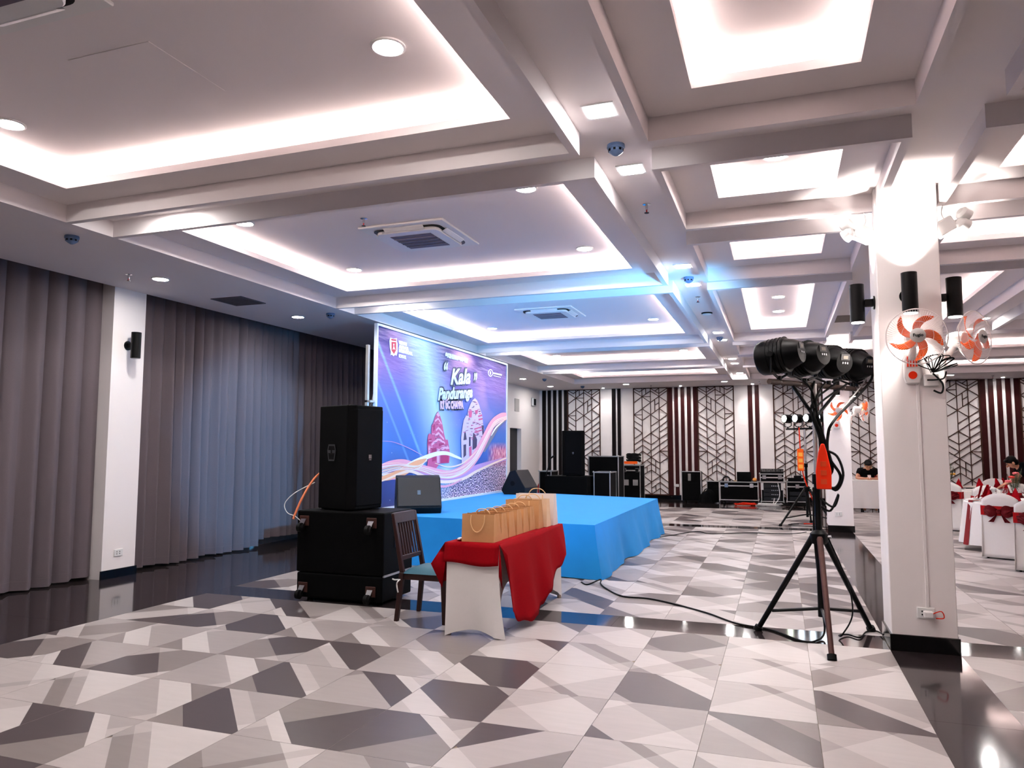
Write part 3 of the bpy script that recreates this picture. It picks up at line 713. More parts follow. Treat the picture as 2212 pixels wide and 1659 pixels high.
# print layers: flat ink shapes on the canvas
INK = {}
def ink(n, c):
    return mat('print_'+n, rgb(*c), .5, var=.04)
def flat(name, polys, m, off, parent=bd):
    b = MB()
    for p in polys:
        q = [loc(x, y, 0) for x, y in p]; b.add([(off, a.y, a.z) for a in q]+[(off-.001, a.y, a.z) for a in q], [tuple(range(len(p))), tuple(range(len(p), 2*len(p)))[::-1]])
    return b.build(name, m, parent)
def poly_tri(name, p, m, off):
    return flat(name, [p], m, off)
s_ = 310/2212.0
def Z2(x, y): return (800+x*s_, 860+y*s_)         # second banner close-up: zoom -> photo pixels
def Z1(x, y): return (800+x*s_, 690+y*s_)
pink1, pink2, pink3, dkp, grey_s = ink('rose', (206, 92, 140)), ink('pale_rose', (232, 178, 206)), ink('magenta', (178, 48, 104)), ink('shadow_plum', (70, 62, 96)), ink('pale_lilac', (214, 196, 224))
T1 = [(865, 1090), (880, 900), (868, 700), (880, 570), (905, 540), (930, 560), (935, 420), (960, 385), (985, 300), (1010, 240), (1035, 205), (1060, 255), (1085, 330), (1105, 420), (1130, 560), (1150, 640), (1185, 640), (1205, 760), (1220, 850), (1205, 1000), (1060, 1010), (1000, 1090)]
flat('tower_print', [[Z2(*p) for p in T1]], pink1, .012)
det1 = [[(1000, 480), (1040, 440), (1110, 520), (1110, 550), (1040, 475), (1000, 510)], [(990, 560), (1040, 520), (1125, 620), (1125, 650), (1040, 560), (990, 600)], [(985, 340), (1035, 300), (1090, 390), (1085, 410), (1035, 330), (985, 370)], [(930, 700), (1040, 610), (1140, 680), (1140, 710), (1040, 650), (930, 740)], [(1005, 250), (1035, 215), (1060, 270), (1035, 290)], [(1015, 780), (1055, 780), (1055, 1000), (1015, 1000)], [(885, 760), (910, 740), (910, 900), (890, 920)], [(1080, 760), (1180, 730), (1205, 780), (1090, 800)]]
flat('tower_highlight', [[Z2(*p) for p in q] for q in det1], pink2, .014)
det1b = [[(935, 780), (1005, 760), (1005, 960), (940, 980)], [(1075, 870), (1195, 860), (1195, 990), (1075, 1000)], [(870, 640), (930, 620), (935, 690), (880, 720)], [(1045, 700), (1120, 690), (1130, 720), (1045, 745)], [(960, 420), (985, 400), (985, 480), (955, 520)]]
flat('tower_shade', [[Z2(*p) for p in q] for q in det1b], pink3, .0145)
T2 = [(1400, 1000), (1395, 800), (1390, 620), (1410, 460), (1430, 340), (1470, 260), (1490, 270), (1500, 180), (1540, 80), (1570, 30), (1605, 0), (1640, 40), (1670, 110), (1690, 180), (1715, 260), (1730, 400), (1745, 480), (1745, 590), (1700, 700), (1640, 800), (1560, 900), (1480, 970)]
flat('tower_print', [[Z2(*p) for p in T2]], grey_s, .012)
det2 = [[(1425, 720), (1465, 710), (1465, 880), (1425, 920)], [(1440, 520), (1455, 510), (1475, 640), (1425, 650)], [(1575, 530), (1605, 560), (1635, 640), (1630, 760), (1565, 800), (1565, 640)], [(1700, 420), (1735, 420), (1745, 560), (1725, 600)], [(1510, 600), (1535, 600), (1535, 740), (1510, 740)]]
flat('tower_shade', [[Z2(*p) for p in q] for q in det2], dkp, .0145)
det2b = [[(1500, 200), (1560, 190), (1550, 290), (1510, 300)], [(1600, 190), (1650, 180), (1640, 240), (1610, 250)], [(1650, 270), (1710, 250), (1715, 275), (1655, 295)], [(1655, 320), (1718, 305), (1720, 330), (1658, 345)], [(1590, 470), (1710, 430), (1712, 450), (1592, 490)], [(1510, 760), (1550, 740), (1550, 880), (1515, 900)], [(1590, 520), (1715, 480), (1716, 500), (1594, 540)]]
flat('tower_highlight', [[Z2(*p) for p in q] for q in det2b], pink1, .0148)
def ribbon(pts, wd, m, off, taper=True):
    wd = wd*1.35
    P = catmull([(x, y, 0) for x, y in pts], 8); n = len(P); b = MB(); vs = []
    for i, p in enumerate(P):
        d = (P[min(i+1, n-1)]-P[max(i-1, 0)]).normalized(); w_ = wd*(.35+.65*math.sin(PI*i/(n-1)) if taper else 1)
        for s in (-1, 1):
            q = loc(*Z2(p.x-d.y*w_*s, p.y+d.x*w_*s)); q.y = min(max(q.y, 0.01), W_-.01); vs.append((off, q.y, q.z))
    b.add(vs, [(2*i, 2*i+2, 2*i+3, 2*i+1) for i in range(n-1)])
    b.build('light_wave_print', m, bd)
wh, pk, orr, lil, peach = ink('white', (250, 246, 250)), ink('pink_wave', (240, 168, 190)), ink('orange_wave', (246, 176, 128)), ink('lilac_wave', (190, 150, 206)), ink('peach_wave', (250, 222, 200))
ribbon([(125, 1080), (400, 1000), (640, 1050), (850, 1130), (1100, 1230), (1400, 1180), (1650, 1060), (2090, 930)], 46, lil, .0150)
ribbon([(125, 1060), (300, 1000), (500, 990), (700, 1060), (900, 1120), (1200, 1180), (1450, 1080), (1620, 880), (1760, 620), (1880, 380), (2000, 270), (2090, 250)], 50, pk, .0154)
ribbon([(125, 1180), (300, 1170), (450, 1120), (620, 1010), (800, 930), (1000, 860), (1160, 850), (1300, 900), (1400, 940)], 26, wh, .0158)
ribbon([(125, 1240), (260, 1220), (480, 1140), (700, 1010), (860, 950)], 44, orr, .0162)
ribbon([(125, 1290), (260, 1240), (450, 1160), (620, 1130), (850, 1220), (1100, 1290), (1400, 1250), (1640, 1120), (1900, 1000), (2090, 920)], 18, peach, .0166)
ribbon([(700, 1090), (950, 1180), (1200, 1220), (1420, 1130), (1580, 960), (1720, 720), (1850, 470), (1960, 340), (2090, 290)], 16, wh, .0170)
ribbon([(980, 1000), (1180, 1060), (1380, 1020), (1520, 920), (1640, 800)], 8, peach, .0172)
ribbon([(1740, 830), (1860, 600), (1960, 430), (2080, 330)], 22, ink('slate_wave', (120, 124, 146)), .0152)
ribbon([(1850, 580), (1930, 450), (2080, 320)], 8, wh, .0176)
ribbon([(300, 1250), (560, 1240), (850, 1280), (1080, 1360), (1250, 1330), (1400, 1250)], 14, pk, .0168)
ribbon([(160, 660), (350, 680), (600, 780), (850, 920)], 5, lil, .0156)
rk_ = random.Random(12)
for k in range(9):      # bundles of fine light lines inside the wave
    dy = -60+16*k
    ribbon([(125, 1130+dy*.9), (330, 1080+dy*.7), (560, 1060+dy*.5), (800, 1100+dy*.55), (1100, 1190+dy*.8), (1380, 1130+dy*.9), (1600, 940+dy*.7), (1760, 650+dy*.6), (1900, 400+dy*.6), (2090, 300+dy*.4)], 2.4, (wh, peach, pk)[k % 3], .0180+.0002*k, False)
for k in range(5): ribbon([(125, 1020+40*k), (400, 1000+26*k), (700, 1040+14*k), (860, 960-6*k)], 3, (peach, wh, orr)[k % 3], .0190+.0002*k, False)
def inside(P, x, y):
    r = False
    for i in range(len(P)):
        (x1, y1), (x2, y2) = P[i], P[i-1]
        if (y1 > y) != (y2 > y) and x < (x2-x1)*(y-y1)/(y2-y1)+x1: r = not r
    return r
for TP, cols, yl in ((T1, (pink2, pink3, dkp), 900), (T2, (pink1, dkp, pink3), 640)):
    for ci, cm in enumerate(cols):
        sh_ = []
        for _ in range(90 if ci < 2 else 40):
            x, y = rk_.uniform(860, 1760), rk_.uniform(0, yl); lx, ly = rk_.uniform(14, 46), rk_.uniform(5, 12); sl = rk_.uniform(-.25, .1)
            if inside(TP, x, y) and inside(TP, x+lx, y+sl*lx) and inside(TP, x+lx, y+ly): sh_.append([Z2(x, y), Z2(x+lx, y+sl*lx), Z2(x+lx, y+sl*lx+ly), Z2(x, y+ly)])
        if sh_: flat('tower_brickwork', sh_, cm, .0149+.0001*ci)
TM = Matrix(((0, 0, 1, 0), (1, 0, 0, 0), (0, 1, 0, 0), (0, 0, 0, 1)))
def btext(name, s, px0, px1, py, hpx, m, off, rot=0., **k):
    a, b = loc(px0, py), loc(px1, py); c = loc((px0+px1)/2, py); wd = b.y-a.y
    hh = (loc((px0+px1)/2, py-hpx/2).z-loc((px0+px1)/2, py+hpx/2).z)
    return text(name, s, hh*1.35, Matrix.Translation((off, (a.y+b.y)/2, c.z)) @ TM @ Matrix.Rotation(rot, 4, 'Z'), m, bd, width=wd, **k)
tw, tsh = ink('title_white', (226, 240, 248)), ink('title_slate', (66, 76, 96))
btext('gathering_night_lettering', 'GATHERING NIGHT', 960.5, 1010, 773.5, 8.5, tw, .010, bold=.012)
for m_, off, bo in ((tsh, .009, .035), (tw, .012, .012)):
    btext('title_lettering', 'Kala', 970, 1014, 815, 34, m_, off, .10, shear=.35, bold=bo)
    btext('title_lettering', 'Panduranga', 943, 1019, 850, 25, m_, off+.001, .10, shear=.35, bold=bo)
    btext('title_lettering', '\u201c', 953, 963, 806, 40, m_, off+.002, .10, shear=.35, bold=bo)
    btext('title_lettering', '\u201d', 1019, 1027, 828, 40, m_, off+.002, .10, shear=.35, bold=bo)
btext('subtitle_lettering', 'K\u00dd \u1ee8C CHAMPA', 948, 1000, 875.5, 17, tsh, .010, .06, bold=.035)
btext('subtitle_lettering', 'K\u00dd \u1ee8C CHAMPA', 949, 999.5, 875.5, 15.5, ink('subtitle_lilac', (232, 196, 232)), .013, .06, bold=.014)
for i, (s, x1) in enumerate((('VIETNAM', 878), ('AUSTRALIA', 881.5), ('INTERNATIONAL', 890), ('SCHOOL', 876.5))):
    btext('school_lettering', s, 860, x1, 742+i*9.6, 7, tw, .010, bold=.006)
sh = lambda P: [Z1(*p) for p in P]
flat('crest_print', [sh([(285, 330), (300, 280), (345, 300), (400, 290), (400, 340), (413, 380), (410, 500), (395, 560), (372, 545), (350, 568), (325, 545), (300, 555), (305, 500), (290, 440)])], tw, .010)
flat('crest_shield', [sh([(315, 345), (388, 350), (390, 470), (355, 535), (318, 480)]), sh([(312, 300), (390, 310), (388, 335), (315, 325)])], ink('crest_red', (176, 44, 66)), .0115)
flat('crest_figure', [sh([(350, 370), (362, 385), (352, 410), (375, 470), (352, 455), (332, 468), (348, 410), (340, 390)])], tw, .0125)
pts = []
for i in range(12):
    a = i*PI/6; x, y = 1846+34*math.cos(a), 825+50*math.sin(a); pts.append(sh([(x-6, y-8), (x+6, y-8), (x+6, y+8), (x-6, y+8)]))
flat('partner_emblem', pts+[sh([(1838, 800), (1852, 800), (1852, 850), (1838, 850)]), sh([(1880, 815), (2020, 845), (2020, 870), (1880, 838)]), sh([(1890, 862), (2005, 888), (2005, 896), (1890, 870)])], tw, .010)

# ------------------------------------------------------------------ wedge monitors
navy = mat('monitor_grille', rgb(24, 25, 28), .5, var=.2, scale=200, bump=.2, bscale=500)
def wedge(label, loc_, rz, sc=1.):
    t = thing('stage_monitor', label, 'monitor speaker', loc_, rz, 'wedge monitors on the stage'); W2 = .29*sc
    prof = [(-.26, 0), (.20, 0), (.26, .08), (.06, .46), (-.06, .49), (-.28, .14)]
    prof = [(y*sc, z*sc) for y, z in prof]
    M = Matrix(((0, 0, 1, 0), (1, 0, 0, 0), (0, 1, 0, 0), (0, 0, 0, 1)))
    MB().prism(prof, -W2, W2, M).build('cabinet', mat('monitor_paint', rgb(20, 21, 24), .5, spec=.2), t, bevel=.012, bseg=2)
    a, b = Vector((0, prof[2][0], prof[2][1])), Vector((0, prof[3][0], prof[3][1])); d = (b-a).normalized(); nr = Vector((0, d.z, -d.y))
    g = MB(); lo, hi = a+d*.02, b-d*.01
    g.hexa([(-W2+.015, *(lo+nr*.002).yz), (W2-.015, *(lo+nr*.002).yz), (W2-.015, *(hi+nr*.002).yz), (-W2+.015, *(hi+nr*.002).yz)], [(-W2+.02, *(lo+nr*.014).yz), (W2-.02, *(lo+nr*.014).yz), (W2-.02, *(hi+nr*.014).yz), (-W2+.02, *(hi+nr*.014).yz)])
    g.build('front_grille', navy, t, bevel=.004)
    c = (lo+hi)/2+nr*.015; bq = MB(); bq.M = Matrix.Translation(c) @ Matrix(((1, 0, 0, 0), (0, d.y, nr.y, 0), (0, d.z, nr.z, 0), (0, 0, 0, 1))); bq.box(-.022, .022, -.045, .02, -.001, .003); bq.build('badge', mat('badge_grey', rgb(90, 110, 130), .4, .5), t)
    for s in (-1, 1):
        r = MB().cyl((s*W2, .0, .22*sc), (s*(W2+.004), .0, .22*sc), .05, n=14).build('side_handle', blackp, t)
    return t
wedge('blue-lit wedge monitor at the near corner of the stage', (-4.82, 9.50, SZ), math.radians(212), 1.06)
wedge('blue-lit wedge monitor at the far corner of the stage', (-4.93, 14.15, SZ), math.radians(82), .98)

# ------------------------------------------------------------------ loudspeaker tower and subwoofers
rust = mat('rusty_caster_steel', rgb(62, 33, 27), .6, .3, var=.4, scale=40)
def caster(parent, x, y, z):
    c = MB().box(x-.055, x+.055, y-.012, y, z-.05, z+.05).build('caster_plate', rust, parent, bevel=.004)
    b = MB(); b.hexa([(x-.03, y-.02, z-.03), (x+.03, y-.02, z-.03), (x+.03, y-.02, z+.02), (x-.03, y-.02, z+.02)], [(x-.025, y-.075, z-.075), (x+.025, y-.075, z-.075), (x+.025, y-.07, z-.05), (x-.025, y-.07, z-.05)]); b.build('caster_fork', chrome, c)
    MB().cyl((x-.018, y-.075, z-.06), (x+.018, y-.075, z-.06), .045, n=18).build('caster_wheel', rubber, c, smooth=40)
def sub(label, x0, x1, y0, y1, z1, casters=True, group=None, rz=0):
    t = thing('subwoofer', label, 'subwoofer', ((x0+x1)/2, y0, 0), rz, group); w2 = (x1-x0)/2; dp = y1-y0
    lo = z1*.31
    MB().box(-w2+.01, w2-.01, 0, dp, .03, lo).build('lower_cabinet', black, t, bevel=.015, bseg=2)
    MB().box(-w2, w2, 0, dp, lo+.004, z1).build('upper_cabinet', black, t, bevel=.015, bseg=2)
    MB().box(w2-.012, w2+.003, .02, dp-.05, lo-.008, lo+.012).build('steel_edge', alu, t)
    for i in (-1, 1):
        for j in (0, 1): MB().cyl((i*(w2-.1), .12+j*(dp-.24), 0), (i*(w2-.1), .12+j*(dp-.24), .035), .035, n=14).build('rubber_foot', rubber, t)
    if casters:
        for cx in (-w2+.09, w2-.13):
            for cz in (.13, z1-.10): caster(t, cx, 0, cz)
    for i in (-1, 1): MB().box(i*(w2+.001)-.004, i*(w2+.001)+.004, dp*.35, dp*.65, z1*.6, z1*.75).build('side_handle', blackp, t)
    return t
sub('stacked black subwoofer cabinets with casters in front of the curtain', -4.62, -3.63, 6.44, 7.05, .885)
def tower(label, loc_, rz, blue=False):
    t = thing('loudspeaker', label, 'loudspeaker', loc_, rz, 'tall black loudspeakers'); H = 1.06
    # plan: grille faces -y, trapezoid narrowing to the back
    plan = [(-.27, -.20), (-.20, -.26), (.20, -.26), (.27, -.20), (.17, .27), (-.17, .27)]
    MB().prism(plan, .012, H).build('cabinet', black, t, bevel=.012, bseg=2)
    MB().prism([(-.25, -.215), (-.195, -.268), (.195, -.268), (.25, -.215), (.22, -.21), (-.22, -.21)], .05, H-.04).build('front_grille', grille, t, bevel=.004)
    # handle recess on each flank
    for s in (-1, 1):
        a, b = Vector((.27*s, -.20, 0)), Vector((.17*s, .27, 0)); d = (b-a).normalized(); n = Vector((d.y*s, -d.x*s, 0)); c = a.lerp(b, .52)+Vector((0, 0, .58))+n*.002
        M = Matrix(((d.x, 0, n.x, c.x), (d.y, 0, n.y, c.y), (0, 1, 0, c.z), (0, 0, 0, 1)))
        pl = [(-.055, .085), (.055, .085), (.075, .02), (.05, -.085), (-.05, -.085), (-.075, .02)]; f = MB(); n_ = len(pl)
        vs = [(x, y, .006) for x, y in pl]+[(x*.8, y*.8, .006) for x, y in pl]
        f.add(vs, [(i, (i+1) % n_, n_+(i+1) % n_, n_+i) for i in range(n_)], M=M); f.box(-.065, -.012, -.004, .026, .004, .008, M=M); f.box(.012, .065, -.004, .026, .004, .008, M=M); f.build('handle_frame', mat('handle_grey', rgb(62, 64, 68), .35, .5), t)
        MB().prism([(x*.8, y*.8) for x, y in pl], .001, .003, M).build('handle_recess', blackp, t)
    bq = MB().box(-.022, .022, -.272, -.266, .52, .56); bq.box(-.018, .018, -.272, -.266, .505, .512); bq.build('badge', chrome, t)
    for x in (-.15, .15):
        for y in (-.15, .2): MB().cyl((x, y, 0), (x, y, .014), .03, n=12).build('rubber_foot', rubber, t)
    return t
tower('tall black loudspeaker on the casters subwoofer near the chair', (-4.22, 6.76, .885), math.radians(80))
# orange speaker lead and white cords down the subwoofer
t = tag(MB().tube(catmull([(-4.50, 6.80, 1.32), (-4.55, 6.62, 1.20), (-4.58, 6.47, 1.02), (-4.62, 6.41, .86), (-4.63, 6.39, .80)]), .012, 8).build('speaker_lead', mat('copper_cable', rgb(214, 120, 78), .5), smooth=60), 'thick orange speaker lead running down from the tall loudspeaker', 'cable')
t = tag(MB().tube(catmull([(-4.53, 6.60, 1.16), (-4.66, 6.45, 1.06), (-4.76, 6.42, .95), (-4.72, 6.41, .86), (-4.62, 6.40, .83), (-4.56, 6.40, .79)]), .004, 6).build('thin_cord', whitep, smooth=60), 'thin white cord looping beside the orange speaker lead', 'cable')

# ------------------------------------------------------------------ chair beside the gift table
ch = thing('dining_chair', 'dark wooden slat-back chair with teal seat by the gift table', 'chair', (-2.97, 6.17, 0), -PI/2)
teal = mat('teal_upholstery', rgb(52, 96, 112), .7, var=.1, scale=80, bump=.1)
# local: front of chair towards +y
def leg(a, b, s=.02, s2=.016):
    a, b = Vector(a), Vector(b)
    return MB().hexa([(b.x-s2, b.y-s2, b.z), (b.x+s2, b.y-s2, b.z), (b.x+s2, b.y+s2, b.z), (b.x-s2, b.y+s2, b.z)], [(a.x-s, a.y-s, a.z), (a.x+s, a.y-s, a.z), (a.x+s, a.y+s, a.z), (a.x-s, a.y+s, a.z)])
for s in (-1, 1):
    leg((s*.20, .20, .40), (s*.205, .215, 0), .022, .018).build('leg', wwood, ch, bevel=.003)
    leg((s*.20, -.20, .42), (s*.215, -.245, 0), .022, .018).build('leg', wwood, ch, bevel=.003)
    m = MB(); m.hexa([(s*.20-.02, -.22, .42), (s*.20+.02, -.22, .42), (s*.20+.02, -.18, .42), (s*.20-.02, -.18, .42)], [(s*.20-.017, -.315, .93), (s*.20+.017, -.315, .93), (s*.20+.017, -.285, .93), (s*.20-.017, -.285, .93)]); m.build('back_post', wwood, ch, bevel=.004)
a = MB(); a.box(-.21, .21, -.21, .21, .36, .415); a.build('seat_frame', wwood, ch, bevel=.004)
MB().grid(lambda u, v: (-.225+.45*u, -.20+.43*v, .415+.05*(1-abs(2*u-1)**6)*(1-abs(2*v-1)**6)), 14, 14).build('seat', teal, ch, smooth=80)
def by(z): return -.20-.10*(z-.42)/.51
m = MB(); m.hexa([(-.2, by(.84)-.013, .84), (.2, by(.84)-.013, .84), (.2, by(.84)+.013, .84), (-.2, by(.84)+.013, .84)], [(-.2, by(.935)-.013, .935), (.2, by(.935)-.013, .935), (.2, by(.935)+.013, .935), (-.2, by(.935)+.013, .935)]); m.build('top_rail', wwood, ch, bevel=.006)
m = MB(); m.box(-.2, .2, by(.54)-.012, by(.54)+.012, .52, .56); m.build('lower_rail', wwood, ch, bevel=.004)
for i in range(8):
    x = -.168+.048*i; m = MB(); m.hexa([(x-.009, by(.55)-.006, .55), (x+.009, by(.55)-.006, .55), (x+.009, by(.55)+.006, .55), (x-.009, by(.55)+.006, .55)], [(x-.009, by(.85)-.006, .85), (x+.009, by(.85)-.006, .85), (x+.009, by(.85)+.006, .85), (x-.009, by(.85)+.006, .85)]); m.build('slat', wwood, ch)
m = MB().tube(catmull([(.22, -.21, .36), (.25, -.22, .345), (.235, -.235, .31), (.23, -.225, .25)]), .006); m.tube(catmull([(.22, -.21, .36), (.22, -.26, .355), (.215, -.29, .36)]), .006); m.build('tied_ribbon', whitep, ch, smooth=60)

# ------------------------------------------------------------------ gift table
TX0, TX1, TY0, TY1, TZ = -2.60, -2.15, 5.66, 7.46, .74
tb = thing('gift_table', 'narrow folding table in a white stretch cover under red cloth', 'table', ((TX0+TX1)/2, TY0, 0))
cx = (TX0+TX1)/2; w2 = (TX1-TX0)/2; ln = TY1-TY0
MB().box(-w2+.01, w2-.01, .01, ln-.01, TZ-.035, TZ-.004).build('table_top', whitep, tb, bevel=.004)
def cover(u, v):
    # u around the perimeter, v from floor to top; sides pulled in between the feet
    per = [(-w2, 0), (w2, 0), (w2, ln), (-w2, ln)]; k = u*4; i = int(k) % 4; f = k-int(k)
    a, b = Vector((*per[i], 0)), Vector((*per[(i+1) % 4], 0)); p = a.lerp(b, f); n = Vector(((b-a).y, -(b-a).x, 0)).normalized(); L = (b-a).length
    s = math.sin(PI*f); out = .05*(1-v)**2.2*abs(1-2*f)**2
    inn = (.03 if L < 1 else .22)*math.sin(PI*f)**.7*(1-v)**1.1
    lift = (.05 if L < 1 else .30)*s**.8*(1-v)**2
    p = p-n*inn+n*out*(1.3 if L > 1 else .6); crease = .010*math.sin(9*f+4*v)*(1-v)*s
    return p+n*crease+Vector((0, 0, TZ*v+lift))
MB().grid(cover, 80, 14, closeu=True).build('stretch_cover', whitecloth, tb, smooth=70)
for i in (-1, 1):
    for j in (.03, ln-.03): MB().cyl((i*(w2-.01), j, 0), (i*(w2-.01), j, .03), .02, n=10).build('rubber_foot', mat('beige_rubber', rgb(150, 130, 118), .6), tb)
# red cloth: top, long right drop with rounded hem, short near flap, folded left corner
def hemR(y):   # hem height on the aisle side
    P = [(-.02, .66), (.04, .36), (.12, .22), (.24, .12), (.42, .06), (.62, .05), (.85, .11), (1.05, .2), (1.25, .28), (1.5, .38), (1.7, .5), (ln+.02, .6)]
    for (a, b), (c, d) in zip(P, P[1:]):
        if y <= c: return b+(d-b)*(y-a)/(c-a)
    return .6
cl = MB(); e = .012
cl.grid(lambda u, v: (-w2-e+(2*w2+2*e)*u, -e+(ln+2*e)*v, TZ+.003), 6, 14)
def dropR(u, v):
    y = -.02+(ln+.04)*u; z = TZ+.003+(hemR(y)+.012*math.sin(u*60)-TZ)*v
    fl = .05*v+.022*v*math.sin(u*22+1.0)+.05*v*math.sin(PI*u)
    return (w2+e+fl, y+.03*v*math.cos(u*15)-(.015*v if u < .1 else 0), z)
cl.grid(dropR, 70, 14)
cl.grid(lambda u, v: (w2+e-(2*w2+2*e)*u, -e-.02*v-.008*v*math.sin(u*7), TZ+.003-(.165+.012*math.sin(u*5))*v), 12, 5)
cl.grid(lambda u, v: (-w2-e-.05*v-.02*v*math.sin(u*12), -e+(ln+2*e)*u, TZ+.003-(.28+.06*math.sin(u*5+1))*v), 40, 6)
cl.grid(lambda u, v: (-w2-e+(2*w2+2*e)*u, ln+e+.03*v, TZ+.003-(.2)*v), 10, 4)
# the pointed near-left corner fold and the near-right corner fold
cl.add([(-w2-e, -e, TZ+.003), (-w2-.12, -.05, TZ-.17), (-w2-.03, -.025, TZ-.36), (-w2-.02, .02, TZ-.28), (-w2+.0, -.03, TZ-.165), (-w2-.05, .06, TZ-.30)], [(0, 1, 4), (1, 2, 4), (0, 5, 1), (1, 5, 2)])
cl.add([(w2+e, -e, TZ+.003), (w2+.02, -.035, TZ-.165), (w2+.03, -.02, TZ-.10), (w2+.045, -.02, TZ-.35), (w2+.01, -.01, TZ-.25)], [(0, 1, 2), (1, 3, 2), (1, 4, 3)])
o = cl.build('tablecloth', redcloth, None, smooth=60, weld=True); o.location = (cx, TY0, 0)
sd = o.modifiers.new('thickness', 'SOLIDIFY'); sd.thickness = .003
tag(o, 'crimson cloth draped over the gift table with a deep scalloped drop', 'tablecloth')
# paper bags
def bag(label, x0, x1, y, d, h, m, group, lean=0.):
    t = thing('paper_bag', label, 'gift bag', ((x0+x1)/2, y, TZ+.0045), lean, group); w_ = (x1-x0)/2
    b = MB(); tp = .94
    bot = [(-w_, 0, 0), (w_, 0, 0), (w_, d, 0), (-w_, d, 0)]; top = [(-w_, d*.06, h), (w_, d*.06, h), (w_, d*.62, h), (-w_, d*.62, h)]
    vs = bot+top+[(w_, d*.5, h*.34), (w_*.90, d*.36, h), (-w_, d*.5, h*.34), (-w_*.90, d*.36, h)]
    b.add(vs, [(3, 2, 1, 0), (0, 1, 5, 4), (2, 3, 7, 6), (1, 8, 9, 5), (8, 2, 6, 9), (1, 2, 8), (3, 10, 11, 7), (10, 0, 4, 11), (3, 0, 10)])
    b.build('bag_body', m, t)
    for yy, dr in ((d*.03, -1), (d*.64, 1)):
        hd = catmull([(-w_*.42, yy-.003, h*.97), (-w_*.42, yy-.012, h*.7 if dr < 0 else h*1.02), (-w_*.25, yy-.02, h*.45 if dr < 0 else h*1.13), (0, yy-.022, h*.36 if dr < 0 else h*1.16), (w_*.25, yy-.02, h*.45 if dr < 0 else h*1.13), (w_*.42, yy-.012, h*.7 if dr < 0 else h*1.02), (w_*.42, yy-.003, h*.97)], 4)
        MB().tube(hd, .005, 6).build('rope_handle', rope, t, smooth=60)
G = 'small kraft paper bags on the gift table'
bag('small kraft bag with hanging rope handle at the head of the row', -2.50, -2.215, 5.73, .19, .225, kraft, None)
for y, lb in zip((5.93, 6.12, 6.32, 6.50, 6.69), ('second', 'third', 'fourth', 'fifth', 'sixth')): bag(lb+' small kraft bag in the row, counted from the mouse', -2.50, -2.225, y, .175, .22, kraft, G)
bag('larger kraft bag behind the small bags in the row', -2.54, -2.2, 6.88, .16, .27, kraft, None)
bag('large pale bag between kraft bag and white bag', -2.52, -2.175, 7.06, .15, .27, mat('pale_kraft', rgb(222, 190, 156), .7), None)
bag('large white paper bag at the far end of the row', -2.56, -2.16, 7.24, .16, .31, paperw, None)
ms = thing('computer_mouse', 'small silver and black mouse beside the front kraft bag', 'mouse', (-2.53, 5.78, TZ+.0045)); MB().ball((0, 0, .014), (.03, .05, .014)).build('mouse_shell', chrome, ms, smooth=80); MB().ball((.0, .02, .018), (.02, .03, .012)).build('mouse_button', blackp, ms, smooth=80)

# ------------------------------------------------------------------ lamp stands
def tripod(t, feet, hubz, c, mast_top, leg_m, r=.02):
    for k, (x, y) in enumerate(feet):
        d = Vector((x-c[0], y-c[1], 0)); d.normalize()
        l = MB().cyl((c[0]+d.x*.05, c[1]+d.y*.05, hubz), (x, y, .03), r*.95, r*.8, 10).build('leg', leg_m[k], t, smooth=40)
        MB().cyl((x, y, .035), (x+d.x*.02, y+d.y*.02, 0), r*1.3, n=10).build('rubber_foot', rubber, l, smooth=40)
        MB().cyl((c[0], c[1], hubz*.30), (c[0]+(x-c[0])*.78, c[1]+(y-c[1])*.78, hubz*.22), r*.5, n=8).build('brace', blackm, t)
    MB().lathe([(r*2.2, hubz-.05), (r*2.6, hubz-.03), (r*2.6, hubz+.03), (r*1.5, hubz+.06)], 16, Matrix.Translation((c[0], c[1], 0))).build('hub', blackp, t, smooth=40)
    MB().cyl((c[0], c[1], hubz*.22), (c[0], c[1], mast_top*.62), r*1.05, n=12).build('lower_mast', blackm, t, smooth=40)
    MB().cyl((c[0], c[1], mast_top*.48), (c[0], c[1], mast_top), r*.85, n=12).build('upper_mast', alu, t, smooth=40)
    MB().cyl((c[0], c[1], mast_top*.60), (c[0], c[1], mast_top*.64), r*1.5, n=12).build('collar', blackp, t, smooth=40)
    MB().cyl((c[0], c[1], hubz), (c[0]+.09, c[1]-.02, hubz+.01), .012, n=8).build('clamp_knob', chrome, t)
rustleg = mat('rusted_leg', rgb(70, 40, 36), .5, .4, var=.4, scale=20)
lc = (.27, 6.56)
ls = thing('lamp_stand', 'tall black tripod stand carrying four stage lamps beside the pillar', 'lamp stand', (0, 0, 0))
tripod(ls, [(-.21, 6.69), (.303, 5.956), (.657, 6.974)], .80, lc, 2.04, [blackm, rustleg, blackm], .026)
BA, BB = Vector((-.07, 6.10, 2.03)), Vector((.68, 7.18, 2.03)); bd_ = (BB-BA).normalized()
brown = mat('taped_bar', rgb(58, 40, 34), .6, var=.5, scale=30)
MB().cyl(BA, BB, .022, n=10).build('crossbar', brown, ls, smooth=40)
MB().cyl((*lc, 1.76), BA.lerp(BB, .22), .014, n=8).build('strut', blackm, ls); MB().cyl((*lc, 1.76), BA.lerp(BB, .75), .014, n=8).build('strut', blackm, ls)
for f in (.1, .3, .42, .62, .78, .92):
    p = BA.lerp(BB, f); MB().tube([p+Vector((0, 0, .028)), p+Vector((-.02, .01, 0)), p+Vector((0, 0, -.028)), p+Vector((.02, -.01, 0))], .004, 6, closed=True).build('cable_tie', whitep, ls)
parblue = mat('par_led_blue', rgb(150, 190, 255), .3, emit=(.35, .6, 1, 1), estr=6.)
lcd = mat('lcd_panel', rgb(110, 104, 92), .3)
